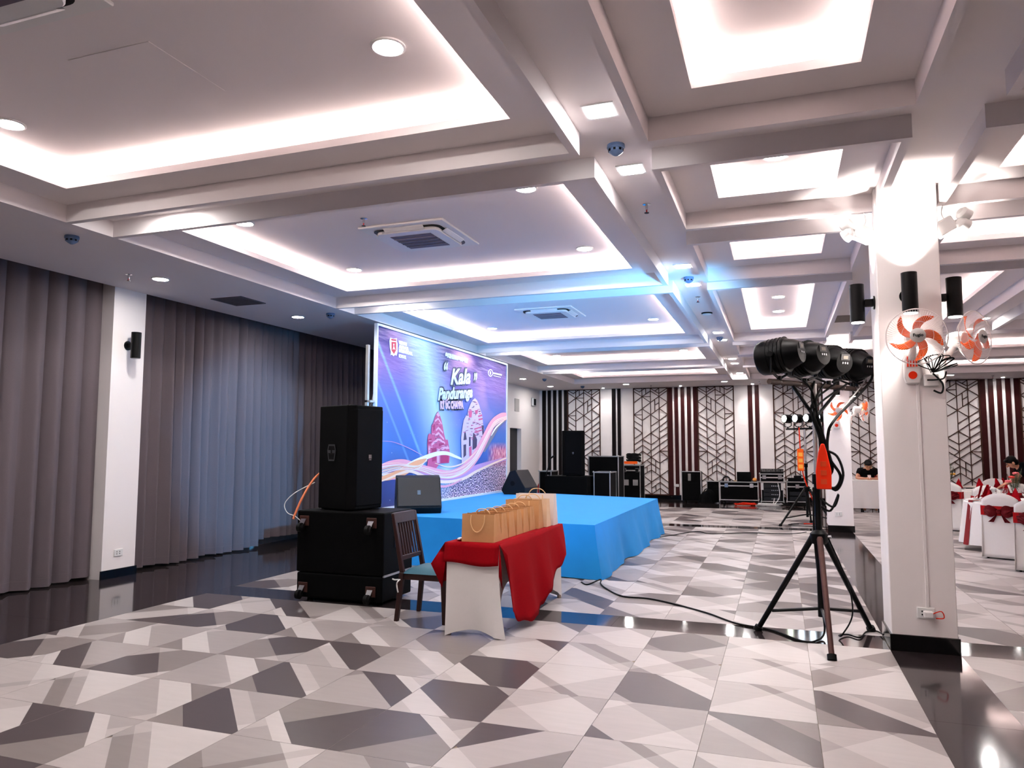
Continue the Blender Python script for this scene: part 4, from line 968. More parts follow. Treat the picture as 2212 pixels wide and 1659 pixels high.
def par(label, base, direction, group, watts, lit_m, r=.135, L=.34, cone=66, bl=.7):
    """stage lamp: yoke on the bar, can pointing along direction"""
    d = Vector(direction).normalized(); s = Vector((-d.y, d.x, 0)).normalized(); u = s.cross(d)*-1
    if u.z < 0: u = -u
    c = Vector(base)+Vector((0, 0, .19))
    t = thing('stage_lamp', label, 'stage lamp', base, 0, group); c0 = c-Vector(base)
    A = Matrix((( s.x, u.x, d.x, c0.x), (s.y, u.y, d.y, c0.y), (s.z, u.z, d.z, c0.z), (0, 0, 0, 1)))
    MB().lathe([(.02, -L*.55), (r*.62, -L*.54), (r*.8, -L*.40), (r, -L*.1), (r*1.04, L*.25), (r*1.0, L*.40), (r*.9, L*.45), (r*.84, L*.41), (r*.82, L*.36)], 22, A).build('can', blackp, t, smooth=35)
    for k in range(5):
        z = -L*.22+L*.09*k; MB().lathe([(r*.9, z), (r*1.06, z+.004), (r*1.06, z+.012), (r*.9, z+.016)], 22, A).build('cooling_rib', blackp, t, smooth=30)
    MB().cyl(A @ Vector((0, 0, L*.37)), A @ Vector((0, 0, L*.40)), r*.83, n=22).build('lens', lit_m, t)
    b = MB(); b.M = A; b.box(-.045, .045, .02, .07, -L*.56, -L*.53); pnl = b.build('rear_panel', mat('panel_black', rgb(28, 28, 30), .3), t)
    b = MB(); b.M = A; b.box(-.025, .025, .03, .056, -L*.565, -L*.555); b.build('display', lcd, pnl)
    for k in (-1, 0, 1):
        b = MB(); b.M = A; b.box(k*.024-.006, k*.024+.006, -.01, .005, -L*.565, -L*.55); b.build('button', chrome, pnl)
    for sg in (-1, 1):
        MB().tube([c0+s*sg*(r+.012), c0+s*sg*(r+.012)-Vector((0, 0, .14)), c0+s*sg*.04-Vector((0, 0, .17))], .011, 6).build('yoke', blackm, t)
        MB().cyl(c0+s*sg*(r-.01), c0+s*sg*(r+.035), .022, n=10).build('yoke_knob', blackp, t)
    MB().cyl((0, 0, -.02), (0, 0, .03), .02, n=10).build('clamp', blackm, t)
    if watts: spot('beam', t, c0+d*(L*.47), d, watts, (.14, .52, 1.0), math.radians(cone), bl, .08)
    return t
PD = Vector((-.76, .60, .19))
for k, f in enumerate((.10, .36, .62, .90)):
    lb = ('black stage lamp at the stage end of the crossbar', 'second black stage lamp from the stage end of crossbar', 'black stage lamp third along the crossbar towards pillar', 'black stage lamp with looped cable at the pillar end of crossbar')[k]
    aim, wt, cn = (((-7.5, 9.25, 1.4), 1.1, 26), ((-5.2, 10.9, 1.5), .30, 62), ((-4.4, 12.4, 3.35), .26, 60), ((-3.9, 12.2, 3.4), .26, 60))[k]; bs_ = BA.lerp(BB, f)+Vector((0, 0, .02))
    par(lb, bs_, Vector(aim)-bs_-Vector((0, 0, .19)), 'black lamps on the near stand', STAGE_W*wt, parblue, cone=cn)
cb = MB()
for q in range(5):
    o_ = random.uniform(-.03, .03); cb.tube(catmull([BA.lerp(BB, .3+.12*q)+Vector((.03, -.02, .03)), (lc[0]+o_, lc[1]-.05, 1.95-.03*q), (lc[0]+.05+o_, lc[1]-.06, 1.6), (lc[0]+.10+o_*2, lc[1]-.05, 1.35), (lc[0]+.04, lc[1]-.05, 1.2+.03*q)]), .009, 6)
cb.tube(catmull([BB+Vector((.1, -.05, .22)), BB+Vector((.06, -.06, .05)), (.42, 6.5, 1.75), (.36, 6.5, 1.62), (.36, 6.5, 1.45), (.44, 6.5, 1.3), (.40, 6.5, 1.2), (.30, 6.5, 1.22)]), .012, 6)
cb.tube(catmull([(.30, 6.5, 1.3), (.40, 6.5, 1.18), (.46, 6.48, 1.30), (.42, 6.48, 1.45), (.33, 6.5, 1.5)]), .010, 6)
cb.tube(catmull([(.28, 6.5, 1.12), (.38, 6.48, 1.05), (.42, 6.48, 1.15), (.36, 6.5, 1.02), (.29, 6.5, 1.05)]), .009, 6)
tag(cb.build('cable_bundle', rubber, smooth=60), 'bundle of black cables hanging from the near lamp stand', 'cable')
wc = MB()
wc.tube(catmull([BB+Vector((.08, -.04, .22)), BB+Vector((.02, -.06, .06)), (.50, 6.7, 1.85), (.38, 6.52, 1.66)]), .007, 6)
tag(wc.build('grey_cable', mat('grey_cable', rgb(150, 148, 146), .5), smooth=60), 'grey cable dropping from the pillar end lamp', 'cable')
ps = thing('power_strip', 'large orange power strip hanging on the near lamp stand', 'power strip', (.315, 6.445, 1.38))
MB().prism([(-.055, -.19), (.055, -.19), (.058, -.05), (.03, .10), (.012, .17), (-.012, .17), (-.035, .10), (-.058, -.05)], -.02, .02, Matrix(((1, 0, 0, 0), (0, 0, -1, 0), (0, 1, 0, 0), (0, 0, 0, 1)))).build('strip_body', orred, ps, bevel=.008, bseg=2)
for i in range(3):
    MB().box(-.022, .022, -.0225, -.019, -.15+.07*i, -.11+.07*i).build('outlet', mat('outlet_dark_orange', rgb(200, 60, 20), .4), ps)
# cables down the mast and on the floor
def floor_cable(name, label, pts, r=.008, m=None):
    return tag(MB().tube(catmull(pts, 8), r, 6).build(name, m or rubber, smooth=60), label, 'cable')
floor_cable('floor_cable', 'black cable snaking from the stage corner to the lamp stand', [(-2.16, 8.34, .008), (-2.06, 8.22, .008), (-1.97, 8.46, .03), (-1.93, 8.3, .012), (-1.80, 8.03, .008), (-1.565, 7.70, .008), (-1.30, 7.67, .008), (-1.03, 7.5, .008), (-.68, 7.19, .008), (-.40, 6.85, .008), (-.12, 6.71, .008), (.10, 6.42, .008), (.21, 6.44, .008), (.29, 6.62, .05), (.27, 6.60, .3), (.235, 6.55, .8), (.24, 6.53, 1.2)])
floor_cable('floor_cable', 'black cable looping from the lamp stand hub to pillar foot', [(.33, 6.55, .82), (.47, 6.6, .45), (.50, 6.62, .2), (.42, 6.6, .04), (.40, 6.66, .02), (.47, 6.75, .010), (.55, 6.68, .010), (.62, 6.9, .010), (.70, 6.96, .01), (.735, 6.80, .02)], .006)
floor_cable('floor_cable', 'thin black cable lying along the floor behind the stage side', [(-2.0, 13.05, .006), (-1.8, 13.5, .006), (-1.5, 14.2, .006), (-1.2, 13.9, .006), (-.6, 14.3, .006), (.1, 14.4, .006), (.4, 14.8, .006)], .007)
# ------------------------------------------------------------------ second lamp stand with lit LED lamps
c2 = (.47, 16.25)
s2 = thing('lamp_stand', 'slim black tripod stand carrying four lit LED lamps by far pillar', 'lamp stand', (0, 0, 0))
tripod(s2, [(-.04, 15.80), (.95, 16.0), (.55, 16.8)], .72, c2, 1.92, [blackm, blackm, blackm], .024)
BC, BD = Vector((.12, 16.50, 1.93)), Vector((.80, 16.0, 1.93))
MB().cyl(BC, BD, .02, n=8).build('crossbar', blackm, s2)
MB().cyl((*c2, 1.72), BC.lerp(BD, .8), .012, n=8).build('strut', blackm, s2)
ledw = mat('led_white_glow', (1, 1, 1, 1), .3, emit=(.75, .88, 1, 1), estr=16.); ledg = mat('led_green_glow', (1, 1, 1, 1), .3, emit=(.88, 1, .8, 1), estr=12.)
for k in range(4):
    lb = ('lit LED lamp with a faint green glow at the stage end', 'lit blue-white LED lamp second from the green one', 'lit blue-white LED lamp third from the green one', 'lit blue-white LED lamp nearest the far pillar')[k]
    par(lb, BC.lerp(BD, (k+.15)/3.3)+Vector((0, 0, .02)), (-.70, -.71, .03), 'lit lamps on the far stand', STAGE_W*.05, ledg if k == 0 else ledw, .084, .24)
ps2 = thing('power_strip', 'small orange power strip hanging on the far lamp stand', 'power strip', (.37, 16.12, 1.30))
MB().box(-.06, .06, -.03, .03, -.22, .22).build('strip_body', orange, ps2, bevel=.012)
for i in range(3): MB().box(-.04, .04, -.034, -.028, -.17+.12*i, -.09+.12*i).build('outlet', mat('outlet_yellow', rgb(250, 170, 60), .4), ps2)
floor_cable('orange_cable', 'red orange cable running along the far lamp stand', [(.36, 16.12, 1.95), (.37, 16.12, 1.5), (.40, 16.14, 1.08), (.47, 16.2, .8), (.56, 16.3, .55), (.7, 16.4, .1), (.62, 16.5, .01), (.4, 16.4, .01)], .012, orred)
floor_cable('floor_cable', 'black cable coiled loosely at the far lamp stand feet', [(.3, 16.2, .02), (.1, 16.0, .02), (.3, 15.8, .02), (.6, 15.75, .02), (.8, 15.7, .02)], .008)

# ------------------------------------------------------------------ wall fans on the pillars
wire = mat('white_wire', rgb(238, 232, 232), .35)
fan_n = [0]
def fan(label, loc_, rz, swivel=0., tilt=0., group='wall fans with orange blades', wires=72, lettering=True):
    """local: wall plane y=0, fan towards -y"""
    t = thing('wall_fan', label, 'wall fan', loc_, rz, group)
    b = MB().prism([(-.045, -.33), (.045, -.33), (.06, -.28), (.06, -.10), (.03, -.05), (-.03, -.05), (-.06, -.10), (-.06, -.28)], 0, .04, Matrix(((1, 0, 0, 0), (0, 0, -1, 0), (0, 1, 0, 0), (0, 0, 0, 1)))).build('wall_bracket', whitep, t, bevel=.01, bseg=2)
    MB().cyl((0, -.04, -.265), (0, -.046, -.265), .030, n=18).build('dial', orred, b, smooth=40)
    for i in range(4): MB().box(-.032+.02*i-.005, -.032+.02*i+.005, -.045, -.04, -.20, -.12).build('speed_key', orred, b)
    MB().tube([(0, -.03, -.13), (0, -.08, -.10), (0, -.11, -.05)], [.03, .026, .022], 10).build('arm', whitep, t, smooth=50)
    hd = Matrix.Translation((0, -.13, .0)) @ Matrix.Rotation(swivel, 4, 'Z') @ Matrix.Rotation(tilt, 4, 'X')
    # head axis along -y in head frame
    AX = hd @ Matrix.Rotation(PI/2, 4, 'X')           # local z -> -y
    MB().lathe([(.03, -.06), (.058, -.05), (.064, 0), (.058, .07), (.02, .08)], 20, AX).build('motor_housing', whitep, t, smooth=50)
    R0 = .205; g = MB()
    rim = [AX @ Vector((R0*math.cos(2*PI*i/48), R0*math.sin(2*PI*i/48), .145)) for i in range(48)]
    g.tube(rim, .0045, 6, closed=True)
    for k in range(wires):
        a = 2*PI*k/wires; cs, sn = math.cos(a), math.sin(a)
        g.tube([AX @ Vector((cs*.05, sn*.05, .20)), AX @ Vector((cs*.15, sn*.15, .188)), AX @ Vector((cs*R0, sn*R0, .145))], .0008, 3)
        g.tube([AX @ Vector((cs*.05, sn*.05, .075)), AX @ Vector((cs*.15, sn*.15, .088)), AX @ Vector((cs*R0, sn*R0, .145))], .0011, 3)
    for rr, z in ((.16, .185), (.105, .195)): g.tube([AX @ Vector((rr*math.cos(2*PI*i/36), rr*math.sin(2*PI*i/36), z)) for i in range(36)], .0014, 4, closed=True)
    g.build('wire_guard', wire, t)
    for k in range(5):
        bl = MB(); M = AX @ Matrix.Rotation(2*PI*k/5+.35, 4, 'Z')
        def bf(u, v):
            r = .035+.15*u; sw = -.75*u**1.6; wd = .034+.016*math.sin(PI*u) if u < .8 else (.034+.016*math.sin(PI*u))*max(.12, 1-((u-.8)/.2)**2)
            ang = sw+(v-.5)*wd/max(r, .03)*1.25
            return M @ Vector((r*math.cos(ang), r*math.sin(ang), .135+(v-.5)*.03))
        bl.grid(bf, 10, 4); bl.build('blade', orange, t, smooth=70, thick=.002)
    h = MB().lathe([(.001, .214), (.045, .212), (.053, .204), (.05, .198)], 26, AX).build('hub_cap', mat('hub_grey', rgb(206, 202, 198), .4), t, smooth=50)
    if lettering: text('hub_lettering', 'Fugio', .032, AX @ Matrix.Rotation(PI, 4, 'Z') @ Matrix.Rotation(PI, 4, 'Z') @ Matrix.Translation((0, 0, .2155)), blackp, h, bold=.0008, depth=.0005)
    MB().tube(catmull([(.03, -.06, -.10), (.06, -.03, -.2), (.10, -.01, -.32)]), .003).build('cord', whitep, t)
    return t
fan('white wall fan with orange blades on the near pillar front', (.965, 6.40, 2.335), 0)
fan('white wall fan with orange blades on near pillar side by dining tables', (1.19, 6.62, 2.36), PI/2, -.75, 0)
fan('small wall fan with orange blades on the far pillar front', (.985, 15.06, 2.22), 0, .1, wires=40, lettering=False)
fan('small wall fan turned sideways on far pillar side', (1.22, 15.25, 2.25), PI/2, .25, .1, wires=40, lettering=False)
jb = thing('junction_box', 'small white junction box under the fan on near pillar', 'junction box', (1.09, 6.40, 2.03)); MB().box(-.05, .05, -.03, 0, -.045, .045).build('box_cover', whitep, jb, bevel=.004)
k_ = MB(); r9 = random.Random(3)
for q in range(9):
    a = r9.uniform(0, PI); k_.tube(catmull([(1.09+.01*q*.5, 6.36, 2.09), (1.09+.11*math.cos(a), 6.34, 2.11+.09*math.sin(a)), (1.12+.14*math.cos(a*.7), 6.33, 2.10+.11*math.sin(a*.7+.3)), (1.10, 6.36, 2.085)], 6), .004, 5)
k_.tube(catmull([(1.10, 6.36, 2.08), (1.16, 6.35, 2.0), (1.15, 6.35, 1.93), (1.10, 6.36, 1.95)]), .007, 6); k_.tube(catmull([(1.06, 6.36, 2.03), (1.12, 6.35, 2.03), (1.17, 6.35, 2.04), (1.19, 6.36, 2.09)]), .006, 6)
tag(k_.build('tied_cord', rubber, smooth=60), 'tangle of tied black cord on the near pillar junction box', 'cable')
tag(MB().tube(catmull([(1.03, 6.34, 2.24), (1.06, 6.35, 2.15), (1.09, 6.36, 2.08)]), .0025, 5).build('fan_cord', rubber), 'thin black cord from the pillar fan to the junction box', 'cable')

# ------------------------------------------------------------------ road cases and racks by the back wall
def edged_case(label, x0, x1, y0, y1, z0, z1, group=None, lid=None, latches=0, name='road_case', panel=black, legs=0.):
    t = thing(name, label, 'road case', ((x0+x1)/2, y0, z0), 0, group); w_ = (x1-x0)/2; d = y1-y0; h = z1-z0
    MB().box(-w_+.012, w_-.012, .012, d-.012, legs+.012, h-.012).build('case_panel', panel, t)
    for sx in (-1, 1):
        for yy in (0, d): MB().box(sx*w_-(.022 if sx > 0 else 0), sx*w_+(.022 if sx < 0 else 0), yy-(.022 if yy else 0), yy+(0 if yy else .022), legs, h).build('edge_strip', alu, t)
    for zz in (legs, h-.022):
        MB().box(-w_, w_, 0, .022, zz, zz+.022).build('edge_strip', alu, t); MB().box(-w_, w_, d-.022, d, zz, zz+.022).build('edge_strip', alu, t)
        for sx in (-1, 1): MB().box(sx*w_-.011, sx*w_+.011, .022, d-.022, zz, zz+.022).build('edge_strip', alu, t)
    if lid:
        MB().box(-w_-.003, w_+.003, -.003, .02, h-lid-.03, h-lid).build('lid_strip', alu, t)
    for i in range(latches):
        xx = (-w_*.65+i*(1.3*w_)/max(1, latches-1)) if latches > 1 else 0
        MB().box(xx-.05, xx+.05, -.012, .01, h-(lid or .2)-.06, h-(lid or .2)+.05).build('latch', chrome, t, bevel=.006)
    for sx in (-1, 1):
        for zz in (legs, h): MB().ball((sx*w_, 0, zz), .022, 8, 5).build('corner_ball', alu, t)
    if legs:
        for sx in (-1, 1):
            for yy in (.08, d-.08): MB().cyl((sx*(w_-.1)-.015, yy, .045), (sx*(w_-.1)+.015, yy, .045), .045, n=14).build('caster_wheel', rubber, t)
    return t
sub('black subwoofer behind the stage under the far loudspeaker', -5.25, -4.22, 16.9, 17.6, .885, False)
tower('tall black loudspeaker with a silver handle across the stage', (-4.62, 17.25, .885), math.radians(8))
edged_case('low black case with one silver edge left of the far subwoofer', -5.62, -5.30, 17.6, 18.2, 0, .98)
edged_case('tall black case standing behind the far loudspeaker', -4.62, -3.84, 18.6, 19.3, 0, 1.34, legs=.09)
edged_case('black case with a silver frame beside the far subwoofer', -4.15, -3.75, 17.2, 17.9, 0, .98)
rk = edged_case('black rack case with twin butterfly handles behind the stage', -4.27, -3.72, 21.0, 21.7, 0, 1.07, lid=.14, latches=2, legs=.09)
for sx in (-1, 1): MB().box(sx*.13-.07, sx*.13+.07, -.006, .014, .50, .66).build('butterfly_handle', alu, rk)
co = thing('cable_coil', 'heap of coiled black cable on the rack case', 'cable', (-3.97, 21.35, 1.145)); q = MB()
for i in range(16):
    a = random.uniform(0, 6); q.tube([(.17*math.cos(2*PI*j/16+a)*(1+.2*math.sin(i)), .17*math.sin(2*PI*j/16+a), .03+.013*i+.02*math.sin(j+i)) for j in range(16)], .018, 6, closed=True)
q.build('coil_loops', rubber, co, smooth=60)
q = MB()
for i in range(4): q.tube([(-.06+.19*math.cos(2*PI*j/16), -.03+.15*math.sin(2*PI*j/16), .03+.018*i) for j in range(16)], .012, 6, closed=True)
tag(q.build('orange_coil', orange, smooth=60), 'coil of orange cable under the black coil on rack case', 'cable').location = (-3.99, 21.33, 1.075)
mic = thing('microphone_stand', 'thin microphone stand leaning by the far loudspeaker', 'microphone stand', (-5.25, 17.0, .885))
MB().cyl((-.0, 0, .0), (.11, 0, .42), .01, n=8).build('boom_pole', blackm, mic); MB().cyl((.10, 0, .40), (.2, 0, .47), .02, n=8).build('microphone', blackp, mic); MB().cyl((0.1, 0, 0), (.1, 0, .02), .07, n=16).build('stand_base', chrome, mic)
fe = thing('fire_extinguisher', 'red fire extinguisher standing by the dark doorway corner', 'fire extinguisher', (-7.05, 22.2, 0))
MB().lathe([(.07, .02), (.08, .03), (.08, .38), (.05, .45), (.025, .48)], 18).build('cylinder', red, fe, smooth=50); MB().box(-.03, .05, -.015, .015, .48, .54).build('valve_handle', blackp, fe); MB().tube(catmull([(.04, -.02, .5), (.11, -.05, .42), (.11, -.06, .2)]), .012).build('hose', rubber, fe); MB().cyl((0, 0, 0), (0, 0, .03), .075, n=18).build('foot_ring', blackp, fe)
fb = thing('fire_box', 'red fire equipment box on the floor by the black slats', 'fire box', (-6.72, 22.35, 0)); MB().box(-.2, .2, -.15, .15, 0, .32).build('box_body', red, fb, bevel=.008); MB().box(-.21, .21, -.16, .16, .32, .345).build('box_lid', red, fb, bevel=.004)
pa = thing('speaker_cabinet', 'small black speaker cabinet with silver trim under the red slats', 'speaker', (-2.43, 21.9, 0))
MB().box(-.27, .27, 0, .4, .06, .88).build('cabinet', black, pa, bevel=.01)
for s in (-1, 1): MB().box(s*.27-.012, s*.27+.012, -.006, .012, .06, .88).build('trim', alu, pa)
MB().box(-.27, .27, -.006, .012, .868, .89).build('trim', alu, pa); MB().box(-.09, -.01, -.004, .004, .62, .82).build('panel_plate', mat('plate_grey', rgb(130, 130, 128), .4), pa)
for i in (-1, 1):
    for j in (.05, .35): MB().cyl((i*.2, j, 0), (i*.2, j, .065), .03, n=10).build('foot', rubber, pa)
pk_ = thing('backpack', 'soft black bag slumped between speaker cabinet and open case', 'bag', (-1.98, 21.75, 0)); MB().grid(lambda u, v: ((.24-.05*v+.03*math.sin(u*19))*math.cos(2*PI*u)*(1-.98*v**5), (.17-.03*v)*math.sin(2*PI*u)*(1-.98*v**5), .03+.36*v*(1+.12*math.cos(2*PI*u))), 28, 12, closeu=True).build('bag_body', shirt, pk_, smooth=80); MB().tube(catmull([(-.1, -.2, .3), (0, -.25, .42), (.1, -.2, .3)]), .015).build('strap', rubber, pk_); MB().box(-.18, .18, -.15, .15, 0, .05).build('bag_base', shirt, pk_)
edged_case('open black case lid standing on end beside laptop case', -2.02, -1.66, 22.0, 22.15, 0, .62)
lc_ = edged_case('large black road case with silver edges carrying a laptop', -1.62, -.60, 21.5, 22.1, 0, .63, lid=.10, latches=2, legs=.12)
lp = thing('laptop', 'black laptop standing open on the large road case', 'laptop', (-.98, 21.75, .63)); MB().box(-.19, .19, -.02, .24, 0, .02).build('keyboard_base', blackp, lp, bevel=.004); q = MB(); q.M = Matrix.Translation((0, -.02, .015)) @ Matrix.Rotation(.12, 4, 'X'); q.box(-.19, .19, -.008, .004, 0, .25); q.build('screen_lid', blackp, lp, bevel=.004)
hp = thing('headphones', 'black headphones lying on the laptop road case', 'headphones', (-1.45, 21.75, .63)); MB().tube([(.09*math.cos(PI*i/12), 0, .04+.09*math.sin(PI*i/12)) for i in range(13)], .018, 8).build('headband', blackp, hp, smooth=60)
for s in (-1, 1): MB().ball((s*.09, 0, .04), (.03, .045, .04), 12, 8).build('ear_cup', blackp, hp, smooth=60)
tp = thing('tape_roll', 'small pale tape roll beside the headphones', 'tape', (-1.22, 21.72, .63)); MB().lathe([(.025, 0), (.045, 0), (.045, .03), (.025, .03), (.025, 0)], 20).build('roll', mat('tan_tape', rgb(170, 140, 110), .5), tp, smooth=40)
og = thing('orange_cloth', 'crumpled orange cloth on the laptop case end', 'cloth', (-.70, 21.72, .63)); MB().ball((0, 0, .05), (.06, .06, .055), 9, 6).build('cloth_lump', mat('amber_cloth', rgb(226, 150, 70), .8, bump=.5, bscale=20), og)
mx = edged_case('black mixer rack case with open front and silver edges', -.535, .045, 21.5, 22.1, 0, .63, legs=.10, name='equipment_rack')
for i in range(4):
    a = MB().box(-.23, .23, -.008, .012, .13+.115*i, .235+.115*i).build('rack_unit', mat('rack_black', rgb(18, 20, 26), .35, .3), mx, bevel=.003)
    for k in range(5): MB().box(-.02+.045*k, .0+.045*k, -.011, -.007, .175+.115*i, .19+.115*i).build('indicator', mat('indicator_white', rgb(210, 215, 225), .3), a)
for s in (-1, 1): MB().box(s*.26-.035, s*.26+.035, -.02, .0, .42, .62).build('corner_plate', whitep, mx)
md = edged_case('shallow silver-edged mixer case on top of the rack', -.555, .065, 21.45, 22.15, .63, .86, lid=.09, latches=2, name='mixer_case')
mm = thing('mixing_desk', 'black mixing desk with knobs on top of the mixer case', 'mixing desk', (-.245, 21.5, .86)); q = MB(); q.hexa([(-.3, 0, 0), (.3, 0, 0), (.3, .55, 0), (-.3, .55, 0)], [(-.3, 0, .05), (.3, 0, .05), (.3, .55, .12), (-.3, .55, .12)]); q.build('desk_body', blackp, mm, bevel=.005)
for i in range(14):
    MB().cyl((-.27+.041*i, .05+.1*(i % 3), .055+.012*(i % 3)), (-.27+.041*i, .05+.1*(i % 3), .10+.02*(i % 2)), .009, n=8).build('knob', chrome if i % 3 else blackp, mm)
rc = edged_case('low black amplifier case under the wireless receiver', .115, .655, 21.3, 21.9, 0, .66, lid=.12, latches=1, legs=.12, name='equipment_rack')
for i in range(2): MB().box(-.2, .2, -.008, .012, .16+.13*i, .26+.13*i).build('rack_unit', mat('rack_black', rgb(18, 20, 26), .35), rc, bevel=.003)
wr = thing('wireless_receiver', 'black wireless receiver with antennas on the amplifier case', 'receiver', (.36, 21.5, .66)); MB().box(-.2, .2, 0, .3, 0, .09).build('receiver_body', blackp, wr, bevel=.004); MB().box(-.05, .14, .02, .25, .09, .15).build('upper_unit', blackp, wr, bevel=.004)
for s in (-.1, .02): MB().cyl((s, .05, .09), (s-.02, .05, .24), .005, n=6).build('antenna', blackp, wr)
for i, (x0_, cm, lb) in enumerate(((-.9, orred, 'tangle of red orange cable on the floor before the laptop case'), (-.35, whitep, 'white cables trailing out of the mixer rack'), (.3, rubber, 'tangle of black cable under the amplifier case'))):
    q = MB()
    for k in range(4):
        q.tube(catmull([(x0_+random.uniform(-.35, .35), 21.35+random.uniform(-.15, .05), .012+.012*k+.03*random.random()) for _ in range(9)], 5), .008, 5)
    if i == 1: q.tube(catmull([(-.1, 21.48, .62), (-.06, 21.42, .3), (-.15, 21.4, .1), (-.3, 21.35, .02)]), .011, 5); q.tube(catmull([(-.2, 21.48, .2), (-.25, 21.4, .05), (-.5, 21.3, .02)]), .011, 5)
    tag(q.build('cable_tangle', cm, smooth=60), lb, 'cable')
# ------------------------------------------------------------------ dining tables
def round_table(label, x, y, r, runner=True):
    t = thing('round_table', label, 'table', (x, y, 0), 0, None)
    MB().cyl((0, 0, .70), (0, 0, .735), r-.01, n=40).build('table_top', whitep, t); MB().cyl((0, 0, .03), (0, 0, .70), .05, n=14).build('pedestal', blackm, t); MB().lathe([(.30, 0), (.30, .02), (.06, .05)], 24).build('pedestal_base', blackm, t)
    n = 96
    def fn(u, v):
        a = 2*PI*u
        if v < .25: rr = r*v/.25; z = .74
        else:
            k = (v-.25)/.75; rr = r+.012+(.05+.045*math.sin(a*13+.4))*k; z = .74-.66*k
        return (rr*math.cos(a), rr*math.sin(a), z)
    o = MB().grid(fn, n, 14, closeu=True).build('tablecloth', whitecloth, None, smooth=60); o.location = (x, y, .002)
    tag(o, 'white cloth on the '+label, 'tablecloth')
    return t
def cover_chair(label, x, y, rz, group, bow=True):
    """local: chair faces +y, its back towards -y"""
    t = thing('covered_chair', label, 'chair', (x, y, 0), rz, group)
    m = MB(); w1 = .215
    def back(u, v):       # wrapped back: outline with arched top
        s = u*2-1; top = .90-.085*abs(s)**2.2
        z = .02+(top-.02)*v; wd = w1*(1+.10*(1-v))
        return (s*wd, -.20-.05*v-.02*(1-s*s)-.03*(1-v), z)
    m.grid(back, 16, 16)
    m.grid(lambda u, v: ((1-2*u)*w1*(1+.04*(1-v)), -.16-.05*v, .45+((.90-.085*abs(1-2*u)**2.2)-.45)*v), 16, 8)
    def edge(u, v):
        s = u*2-1; top = .90-.085*abs(s)**2.2
        return (s*w1, -.25-.02*(1-s*s)+v*(.04+.02*(1-s*s)), top)
    m.grid(edge, 16, 2)
    for s in (-1, 1):
        m.grid(lambda u, v: (s*w1*(1.10-.10*v), -.25+.5*u-.03*(1-v), .02+(.44 if u > .12 else .44+.33*(1-u/.12))*v), 10, 8)
    m.grid(lambda u, v: (-w1*1.06+2.12*w1*u, .24+.02*(1-v), .02+.43*v), 12, 8)
    m.build('chair_cover', whitecloth, t, smooth=60, thick=.004)
    m = MB(); m.grid(lambda u, v: (-w1+2*w1*u, -.16+.41*v, .455+.02*math.sin(PI*u)*math.sin(PI*v)), 8, 8); m.build('seat_cover', whitecloth, t, smooth=80)
    for sx in (-1, 1):
        for sy in (-.2, .2): MB().cyl((sx*.18, sy, 0), (sx*.18, sy, .44), .014, n=8).build('leg', blackm, t)
    m = MB(); m.grid(lambda u, v: ((2*u-1)*w1*1.06, -.262-.027*(1-(2*u-1)**2), .60+.13*v), 12, 4)
    for s in (-1, 1): m.grid(lambda u, v: (s*w1*1.07, -.262+.15*u, .60+.13*v), 3, 2)
    m.build('sash', sash, t, smooth=60)
    if bow:
        r = random.Random(int(x*100)); b = MB()
        for s in (-1, 1):
            for k in range(3):
                ang = s*(.25*k-.15); Lb = .17+.02*r.random()
                b.grid(lambda u, v: (s*(.01+Lb*u)*math.cos(ang), -.28-.05*math.sin(PI*u)*(1+.3*k)-.012*math.sin(v*9), .655+s*(.01+Lb*u)*math.sin(ang)*.8+(v-.5)*(.04+.09*math.sin(PI*min(1, u*1.1)))), 8, 5)
            b.grid(lambda u, v: (s*(.01+.09*u)+(v-.5)*.07*u, -.285-.02*u-.01*math.sin(v*12), .64-.13*u), 6, 5)
        b.ball((0, -.31, .655), (.03, .025, .035), 10, 7); b.build('bow', orgz, t, smooth=60)
    return t
T1C, T2C = (3.45, 13.35), (3.55, 17.3)
round_table('near round table laid with red napkins', *T1C, .78)
round_table('far round table with yellow flowers', *T2C, .80)
# red overlay runner hanging at the edge of the near table
rn = MB(); a0 = math.radians(196)
for k in range(8): pass
rn.grid(lambda u, v: (math.cos(a0+(v-.5)*.16)*(.78-.78*min(1, u*2) if u < .0 else (.2+.585*min(1, u*2))), math.sin(a0+(v-.5)*.16)*(.2+.585*min(1, u*2)), .7432) if u <= .5 else (math.cos(a0+(v-.5)*.16)*(.79+.10*(u-.5)*2), math.sin(a0+(v-.5)*.16)*(.79+.10*(u-.5)*2), .745-.67*(u-.5)*2), 16, 4)
o = tag(rn.build('table_runner', mat('wine_runner', rgb(126, 10, 22), .8), smooth=60), 'wine red runner hanging over the edge of the near round table', 'table runner'); o.location = (*T1C, 0)
G1 = 'covered chairs around the near round table'
cover_chair('white covered chair with maroon bow at the near round table', 2.94, 12.31, math.radians(-27), G1)
cover_chair('white covered chair with red sash on the far table facing away', 3.03, 16.23, math.radians(-26), 'covered chairs around the far table')
cover_chair('white covered chair with red sash standing nearest the pillar', 2.99, 11.15, math.radians(-15), 'covered chairs at the aisle table')
for k, ang in enumerate((98, 64, 32, 2)):
    a = math.radians(ang); cover_chair('white covered chair behind the near table facing the hall', T1C[0]+1.15*math.cos(a), T1C[1]+1.15*math.sin(a), a+PI/2, 'covered chairs behind the near table', False)
for k, ang in enumerate((150, 205, 290, 60)):
    a = math.radians(ang); cover_chair('white covered chair drawn up to the far table', T2C[0]+1.17*math.cos(a), T2C[1]+1.17*math.sin(a), a+PI/2, 'covered chairs drawn up to the far table')
